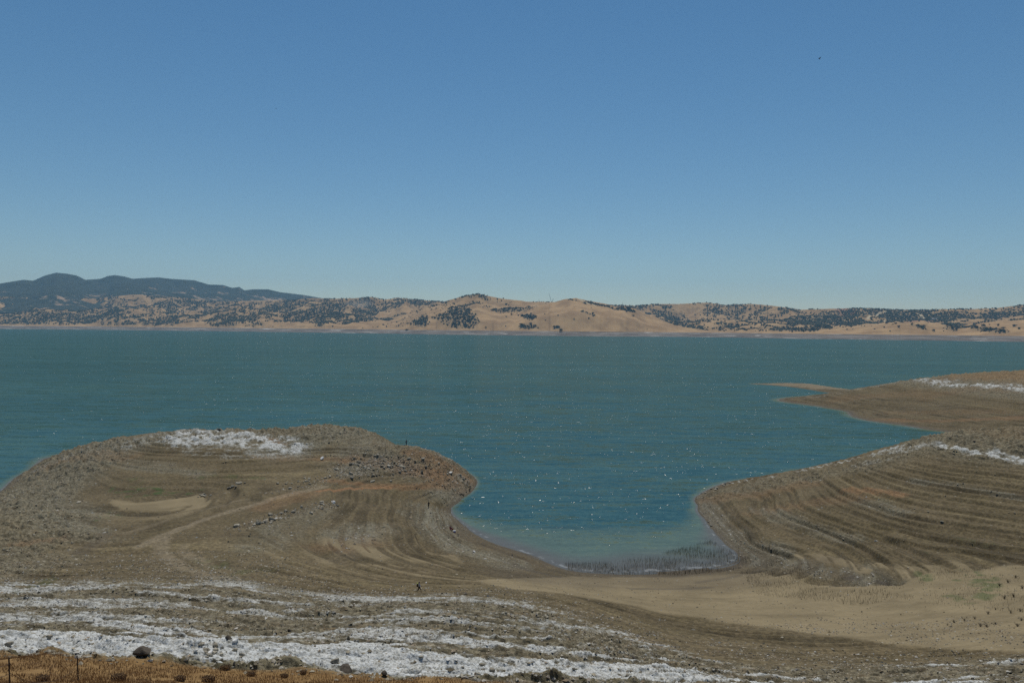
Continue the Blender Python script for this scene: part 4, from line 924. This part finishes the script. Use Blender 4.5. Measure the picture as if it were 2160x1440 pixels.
# ------------------------------------------------------------------ wire fence at lower left
rust = plain('rusty_steel', (.055, .036, .026), .8, .3)
ft = empty('wire_fence', spot(165, 1434)); fo = Vector(ft.location)
fpts = []
for (bx, by), (tx_, ty_) in (((21, 1448), (18.5, 1387)), ((165.5, 1436), (162.5, 1382)), ((-125, 1460), (-128, 1392)), ((-270, 1468), (-272, 1398))):
    q = Vector(spot(bx, by)); tp = Vector(at_D(tx_, ty_, q[1])); fpts.append((q, tp))
    bm = bmesh.new(); a, b = q - fo - Vector((0, 0, .3)), tp - fo
    d = (b - a); R_ = d.to_track_quat('Z', 'Y').to_matrix().to_4x4(); md = (a + b) / 2
    box_bm(bm, md, (.075, .014, d.length), R_); box_bm(bm, md + Vector((0, .025, 0)), (.012, .04, d.length), R_)
    for j in range(9): box_bm(bm, a + d * (.35 + j * .07) + Vector((0, -.012, 0)), (.03, .012, .012), R_)
    bm_obj('post', bm, rust, ft)
def wire(a, b, sag):
    bm = bmesh.new(); pr = None
    for i in range(15):
        t = i / 14; p_ = a.lerp(b, t) - Vector((0, 0, sag * 4 * t * (1 - t)))
        p_.z = max(p_.z, gz(p_.x, p_.y) + .04); p_ = p_ - fo
        if pr is not None: tube_bm(bm, pr, p_, .009, 4)
        pr = p_
    bm_obj('wire', bm, rust, ft)
p0, t0_ = fpts[0]; p1, t1_ = fpts[1]
wire(t0_.lerp(p0, .12), p1.lerp(t1_, .06) + Vector((-1, -.6, 0)), .55); wire(t0_.lerp(p0, .5), t1_.lerp(p1, .42), .6); wire(p1.lerp(t1_, .1), p1 + Vector((-1.6, -1.5, 0)), .05)
for k_ in (.2, .55): wire(t0_.lerp(p0, k_), fpts[2][1].lerp(fpts[2][0], k_), .2)
for k_ in (.2, .55): wire(fpts[2][1].lerp(fpts[2][0], k_), fpts[3][1].lerp(fpts[3][0], k_), .2)
tag(ft, 'rusty steel post fence with slack broken wires in the dry grass', 'fence')

# ------------------------------------------------------------------ people
skin_m = plain('skin', (.36, .21, .14), .6, .3, .06); hair_m = plain('hair', (.012, .010, .009), .6, .3)
def skin_obj(name, pts, edges, radii, mat, parent, sub=1, extra=None):
    me = bpy.data.meshes.new(name); me.from_pydata([tuple(p) for p in pts], edges, []); me.materials.append(mat)
    o = bpy.data.objects.new(name, me); COL.objects.link(o)
    md = o.modifiers.new('skin', 'SKIN'); md.use_smooth_shade = True
    for v, r_ in zip(me.skin_vertices[0].data, radii): v.radius = (r_, r_) if not isinstance(r_, tuple) else r_
    me.skin_vertices[0].data[0].use_root = True
    sb = o.modifiers.new('sub', 'SUBSURF'); sb.levels = sb.render_levels = sub
    if parent: o.parent = parent
    return o
def bake(objs, name, mat, parent):
    """grown surfaces joined to one continuous mesh object"""
    dg = bpy.context.evaluated_depsgraph_get(); V, Fc = [], []
    for o in objs:
        ev = o.evaluated_get(dg); me = ev.to_mesh(); k_ = len(V)
        V += [tuple(v.co) for v in me.vertices]; Fc += [tuple(k_ + i for i in p.vertices) for p in me.polygons]; ev.to_mesh_clear()
    for o in objs: bpy.data.objects.remove(o)
    me = bpy.data.meshes.new(name); me.from_pydata(V, [], Fc); me.materials.append(mat)
    for p_ in me.polygons: p_.use_smooth = True
    o = bpy.data.objects.new(name, me); COL.objects.link(o); o.parent = parent; return o
def person(loc, rz, J, mats, label, height=1.75, hood=False):
    """J: joints in metres, x to the figure's right, y forward, z up, feet at 0"""
    t = empty('person', loc, rz); t.scale = (height / 1.75,) * 3
    V = {k_: Vector(v) for k_, v in J.items()}
    def arm(s): return [V['sh' + s], V['el' + s], V['ha' + s]]
    names = ['pelvis', 'waist', 'chest', 'neck', 'head', 'crown']
    pts = [V[n_] for n_ in names]; rd = [(.15, .11), (.13, .10), (.17, .12), .055, .088, .06]; ed = [(i, i + 1) for i in range(5)]
    def add(p, r_, to): pts.append(p); rd.append(r_); ed.append((to, len(pts) - 1)); return len(pts) - 1
    for s in 'LR':
        a = add(V['sh' + s], .058, 2); a = add(V['el' + s], .042, a); a = add(V['ha' + s], .028, a)
        h = add(V['ha' + s] + (V['ha' + s] - V['el' + s]).normalized() * .07, .032, a)
        k_ = add(V['hp' + s], .09, 0); k_ = add(V['kn' + s], .058, k_); k_ = add(V['an' + s], .04, k_)
        add(V['an' + s] + Vector((0, .12, -.04)), .035, k_)
    hd = (V['crown'] - V['head']).normalized()
    add(V['head'] + Vector((0, .088, .0)), .018, 4)
    grown = [skin_obj('body', pts, ed, rd, skin_m, None)]
    for s, sg in (('L', -1), ('R', 1)):          # five fingers rooted in each palm
        w_ = V['ha' + s]; d = (V['ha' + s] - V['el' + s]).normalized(); sd_ = d.cross(Vector((0, 0, 1)));  sd_ = sd_.normalized() if sd_.length > .05 else Vector((1, 0, 0)); up = sd_.cross(d)
        for i, L in enumerate((.075, .085, .08, .062)):
            b0 = w_ + d * .075 + sd_ * (i - 1.5) * .019; b1 = b0 + d * L * .55 - up * .012; b2 = b1 + d * L * .3 - up * .03
            grown.append(skin_obj('f', [b0, b1, b2], [(0, 1), (1, 2)], [.0095, .009, .008], skin_m, None))
        b0 = w_ + d * .025 + sd_ * .025 * sg; grown.append(skin_obj('f', [b0, b0 + d * .03 + sd_ * .03 * sg, b0 + d * .06 + sd_ * .04 * sg], [(0, 1), (1, 2)], [.012, .011, .009], skin_m, None))
    bake(grown, 'body', skin_m, t)
    # clothes follow the same joints a little wider
    jp = [V['pelvis'] + Vector((0, 0, .02)), V['waist'], V['chest'], V['neck'] - Vector((0, 0, .03))]; jr = [(.175, .135), (.155, .125), (.195, .145), .075]; je = [(0, 1), (1, 2), (2, 3)]
    for s in 'LR':
        jp += [V['sh' + s], V['el' + s], V['el' + s].lerp(V['ha' + s], .93)]; jr += [.08, .062, .045]; k_ = len(jp); je += [(2, k_ - 3), (k_ - 3, k_ - 2), (k_ - 2, k_ - 1)]
    bake([skin_obj('j', jp, je, jr, mats[0], None)], 'jacket', mats[0], t)
    tp_ = [V['pelvis']]; tr_ = [(.165, .13)]; te = []
    for s in 'LR':
        tp_ += [V['hp' + s], V['kn' + s], V['an' + s] + Vector((0, 0, .02))]; tr_ += [.108, .078, .058]; k_ = len(tp_); te += [(0, k_ - 3), (k_ - 3, k_ - 2), (k_ - 2, k_ - 1)]
    bake([skin_obj('t', tp_, te, tr_, mats[1], None)], 'trousers', mats[1], t)
    for s in 'LR':
        a = V['an' + s]; bake([skin_obj('s', [a + Vector((0, -.04, -.03)), a + Vector((0, .05, -.045)), a + Vector((0, .16, -.055))], [(0, 1), (1, 2)], [.05, .05, .04], hair_m, None)], 'shoe', mats[2], t)
    bm = bmesh.new(); c0 = V['head'] + Vector((0, -.022, .045)); bmesh.ops.create_icosphere(bm, subdivisions=3, radius=.108, matrix=Matrix.Translation(c0) @ Matrix.Diagonal((.92, 1.02, 1.02, 1)))
    bmesh.ops.delete(bm, geom=[v for v in bm.verts if v.co.y > c0.y + .045 and v.co.z < c0.z + .045], context='VERTS'); bm_obj('hair', bm, hair_m, t, True)
    for sx in (-.032, .032):
        bm = bmesh.new(); bmesh.ops.create_icosphere(bm, subdivisions=1, radius=.011, matrix=Matrix.Translation(V['head'] + Vector((sx, .078, .03)))); bm_obj('eye', bm, hair_m, t)
    tag(t, label, 'person'); return t
stand = dict(pelvis=(0, 0, .95), waist=(0, 0, 1.1), chest=(0, .01, 1.32), neck=(0, .01, 1.49), head=(0, .03, 1.60), crown=(0, .02, 1.70),
             shL=(-.19, 0, 1.40), elL=(-.24, -.03, 1.12), haL=(-.24, .06, .88), shR=(.19, 0, 1.40), elR=(.24, -.03, 1.12), haR=(.24, .06, .88),
             hpL=(-.09, 0, .88), knL=(-.10, .02, .48), anL=(-.10, -.02, .09), hpR=(.09, 0, .88), knR=(.10, .02, .48), anR=(.10, -.02, .09))
black = plain('black_cloth', (.014, .014, .016), .85, .1); navy = plain('navy_cloth', (.012, .018, .055), .85, .1); pale_c = plain('pale_grey_cloth', (.42, .42, .47), .85, .1); vest_m = plain('charcoal_vest', (.02, .02, .024), .85, .1)
def foot(px, py):
    q = spot(px, py); return (q[0], q[1], q[2])
# walker, striding to the right, hands together in front, backpack
walk = dict(stand, anL=(-.09, .36, .09), knL=(-.09, .24, .50), anR=(.09, -.42, .12), knR=(.09, -.12, .48), haL=(-.10, .30, .98), haR=(.08, .30, .98), elL=(-.23, .04, 1.12), elR=(.23, .04, 1.12), head=(0, .05, 1.60), crown=(0, .05, 1.70))
q = foot(884, 1248.5); rw = rad(-80)
person(q, rw, walk, (pale_c, black, black), 'person striding to the right on the brown slope in dark trousers and pale sleeves', 1.78)
pk_m = plain('backpack_cloth', (.035, .020, .018), .8, .2); lime = plain('lime_cloth', (.42, .50, .10), .8)
bp = empty('backpack', q, rw); bp.scale = (1.017,) * 3
bm = bmesh.new(); box_bm(bm, (0, -.27, 1.2), (.32, .22, .48)); bmesh.ops.bevel(bm, geom=bm.edges[:], offset=.06, segments=3); bm_obj('bag', bm, pk_m, bp, True)
bm = bmesh.new(); box_bm(bm, (0, -.40, 1.12), (.22, .07, .22)); bmesh.ops.bevel(bm, geom=bm.edges[:], offset=.02, segments=2); bm_obj('pocket', bm, pk_m, bp, True)
for sx in (-.12, .12):
    bm = bmesh.new(); pr = None
    for a in range(9):
        th = a / 8 * math.pi; p_ = Vector((sx, -.16 + .30 * math.sin(th) ** .8, 1.2 + .24 * math.cos(th)))
        if pr: tube_bm(bm, pr, p_, .018, 5)
        pr = p_
    bm_obj('strap', bm, pk_m, bp)
bm = bmesh.new(); tube_bm(bm, (-.18, -.30, 1.49), (.18, -.30, 1.49), .065, 10); bm_obj('rolled_cloth', bm, lime, bp, True)
tag(bp, 'dark brown backpack with a lime roll worn by the walking person', 'backpack')
bm = bmesh.new(); box_bm(bm, (-.01, .40, .99), (.15, .08, .10)); tube_bm(bm, (-.01, .42, .99), (-.01, .52, .99), .04, 12)
cbo = bm_obj('camera_body', bm, black); cbo.location = q; cbo.rotation_euler = (0, 0, rw); cbo.name = 'photo_camera'; tag(cbo, 'small black camera in the hands of the walking person', 'camera')
# navy figure on the headland crest, a hand raised to the face
up1 = dict(stand, elR=(.28, .14, 1.22), haR=(.10, .22, 1.52), knL=(-.08, .03, .48), anL=(-.07, 0, .09), anR=(.08, 0, .09))
person(foot(857, 938.5), rad(-30), up1, (navy, navy, black), 'person in navy standing on the headland crest against the water', 1.85)
# dark figure on the beach slope, elbow out
up2 = dict(stand, elR=(.36, 0, 1.20), haR=(.18, .12, 1.02), haL=(-.16, .14, .92), anL=(-.05, 0, .09), anR=(.06, 0, .09), hpL=(-.07, 0, .88), hpR=(.07, 0, .88))
person(foot(904, 1070.5), rad(15), up2, (black, black, black), 'person in black with one elbow out standing above the pebble beach', 1.8)
# seated figure in a red folding chair
red = plain('red_canvas', (.42, .02, .035), .8, .1, .15); q = foot(951.5, 1118.5); rc_ = rad(-58)
sit = dict(pelvis=(0, -.05, .50), waist=(0, -.10, .66), chest=(0, -.12, .88), neck=(0, -.10, 1.05), head=(0, -.06, 1.17), crown=(0, -.07, 1.27),
           shL=(-.19, -.12, .96), elL=(-.28, -.02, .70), haL=(-.26, .22, .68), shR=(.19, -.12, .96), elR=(.28, -.02, .70), haR=(.26, .22, .68),
           hpL=(-.09, .02, .50), knL=(-.12, .42, .52), anL=(-.12, .50, .09), hpR=(.09, .02, .50), knR=(.12, .42, .52), anR=(.12, .50, .09))
person(q, rc_, sit, (plain('grey_shirt', (.16, .15, .16), .85), black, black), 'dark haired person in grey sitting in the red folding chair by the water', 1.75)
ch = empty('camp_chair', q, rc_)
bm = bmesh.new(); box_bm(bm, (0, .04, .395), (.56, .50, .02)); bm_obj('seat', bm, red, ch)
bm = bmesh.new(); box_bm(bm, (0, -.30, .72), (.58, .02, .62), Matrix.Rotation(.16, 4, 'X')); bm_obj('backrest', bm, red, ch)
for sx in (-.33, .33):
    bm = bmesh.new(); box_bm(bm, (sx, .02, .635), (.09, .5, .02)); bm_obj('armrest', bm, red, ch)
bm = bmesh.new()
for sx in (-1, 1):
    tube_bm(bm, (sx * .30, -.28, 0), (sx * .30, .28, .40), .013); tube_bm(bm, (sx * .30, .28, 0), (sx * .30, -.28, .40), .013); tube_bm(bm, (sx * .30, -.26, .38), (sx * .30, -.35, 1.03), .013); tube_bm(bm, (sx * .31, .26, .38), (sx * .32, .26, .62), .013)
for sy in (-.28, .28): tube_bm(bm, (-.3, sy, 0), (.3, sy, .40), .012); tube_bm(bm, (.3, sy, 0), (-.3, sy, .40), .012)
bm_obj('frame', bm, rust, ch); tag(ch, 'red canvas folding chair on the pebble beach facing the bay', 'chair')
q2 = foot(958.5, 1122.5); cl = empty('cooler', q2, rad(8))
bm = bmesh.new(); box_bm(bm, (0, 0, .22), (.62, .38, .42)); bmesh.ops.bevel(bm, geom=bm.edges[:], offset=.03, segments=2); bm_obj('tub', bm, plain('blue_plastic', (.012, .035, .30), .4, .5, .08), cl)
bm = bmesh.new(); box_bm(bm, (0, 0, .475), (.65, .41, .09)); bmesh.ops.bevel(bm, geom=bm.edges[:], offset=.025, segments=2); wp = plain('white_plastic', (.8, .8, .8), .4, .5, .04); bm_obj('lid', bm, wp, cl)
for sx in (-1, 1):
    bm = bmesh.new(); tube_bm(bm, (sx * .33, -.12, .33), (sx * .33, .12, .33), .015); bm_obj('handle', bm, wp, cl)
tag(cl, 'blue cooler box with white lid beside the red chair', 'cooler')

# ------------------------------------------------------------------ birds
bird_m = plain('bird_feather', (.022, .018, .018), .8, .1)
def bird(pos, span, up_, head_az, bank, label):
    t = empty('bird', pos, head_az); t.rotation_euler = (bank, 0, head_az); t.scale = (span,) * 3
    bake([skin_obj('b', [(0, .24, 0), (0, .17, .01), (0, .02, 0), (0, -.14, 0), (0, -.24, .005)], [(0, 1), (1, 2), (2, 3), (3, 4)], [.012, .03, .05, .028, (.05, .006)], bird_m, None)], 'body', bird_m, t)
    for sx in (-1, 1):
        pr = [(0, .05), (.22, .13), (.5, .02), (.34, -.02), (.18, -.07), (0, -.09)]; zz = [0, up_[0], up_[1], up_[1] * .7, up_[0] * .8, 0]
        V = [(sx * p_[0], p_[1], z_ + .008) for p_, z_ in zip(pr, zz)] + [(sx * p_[0], p_[1], z_ - .008) for p_, z_ in zip(pr, zz)]
        Fc = [(0, 1, 4, 5), (1, 2, 3, 4), (11, 10, 7, 6), (10, 9, 8, 7)]; Fc += [(i, (i + 1) % 6, (i + 1) % 6 + 6, i + 6) for i in range(6)]
        me = bpy.data.meshes.new('wing'); me.from_pydata(V, [], Fc); me.materials.append(bird_m); o = bpy.data.objects.new('wing', me); COL.objects.link(o); o.parent = t
    tag(t, label, 'bird')
bird(at_D(1728, 124.5, 95), .62, (.10, .26), rad(100), rad(35), 'dark bird with swept wings high in the sky at upper right')
bird(at_D(582.5, 229.5, 150), .55, (.10, .06), rad(80), rad(10), 'tiny dark bird gliding in the sky at upper left')
bird(at_D(1455.5, 708, 420), .9, (.12, .22), rad(60), rad(20), 'small dark bird flying low over the far water right of centre')

# ------------------------------------------------------------------ air
hz = bpy.data.materials.new('haze_air'); hz.use_nodes = True; ht = hz.node_tree; ht.nodes.clear()
ho = ht.nodes.new('ShaderNodeOutputMaterial'); hv = ht.nodes.new('ShaderNodeVolumePrincipled')
hv.inputs['Color'].default_value = (.36, .70, 1, 1); hv.inputs['Density'].default_value = 3.0e-5; hv.inputs['Anisotropy'].default_value = .1
ht.links.new(hv.outputs[0], ho.inputs['Volume'])
bm = bmesh.new(); box_bm(bm, (0, 9900, 630), (34000, 20200, 1300)); hb = bm_obj('haze', bm, hz)
tag(hb, 'thin blue summer haze over the lake', 'haze', kind='stuff')

# a faint plume of dust over the left hills
pm = bpy.data.materials.new('dust_air'); pm.use_nodes = True; pt = pm.node_tree; pt.nodes.clear()
po = pt.nodes.new('ShaderNodeOutputMaterial'); pv_ = pt.nodes.new('ShaderNodeVolumePrincipled'); pv_.inputs['Color'].default_value = (.95, .93, .88, 1); pv_.inputs['Density'].default_value = .0009
pt.links.new(pv_.outputs[0], po.inputs['Volume'])
bm = bmesh.new()
bmesh.ops.create_icosphere(bm, subdivisions=4, radius=1)
for v in bm.verts:
    p_ = v.co.copy(); k_ = 1 + .5 * (float(vn3(np.array([p_.x * 2 + 5]), np.array([p_.y * 2 + 5]), np.array([p_.z * 2 + 5]), 3)[0]) - .5); v.co = Vector((p_.x * 190 * k_ + p_.z * 60, p_.y * 150, p_.z * 62 * k_))
q = hp(752, 652); dp = bm_obj('dust_plume', bm, pm, None, True); dp.location = (q[0], q[1], q[2] + 55)
tag(dp, 'faint pale plume of dust drifting over the left hills', 'dust', kind='stuff')
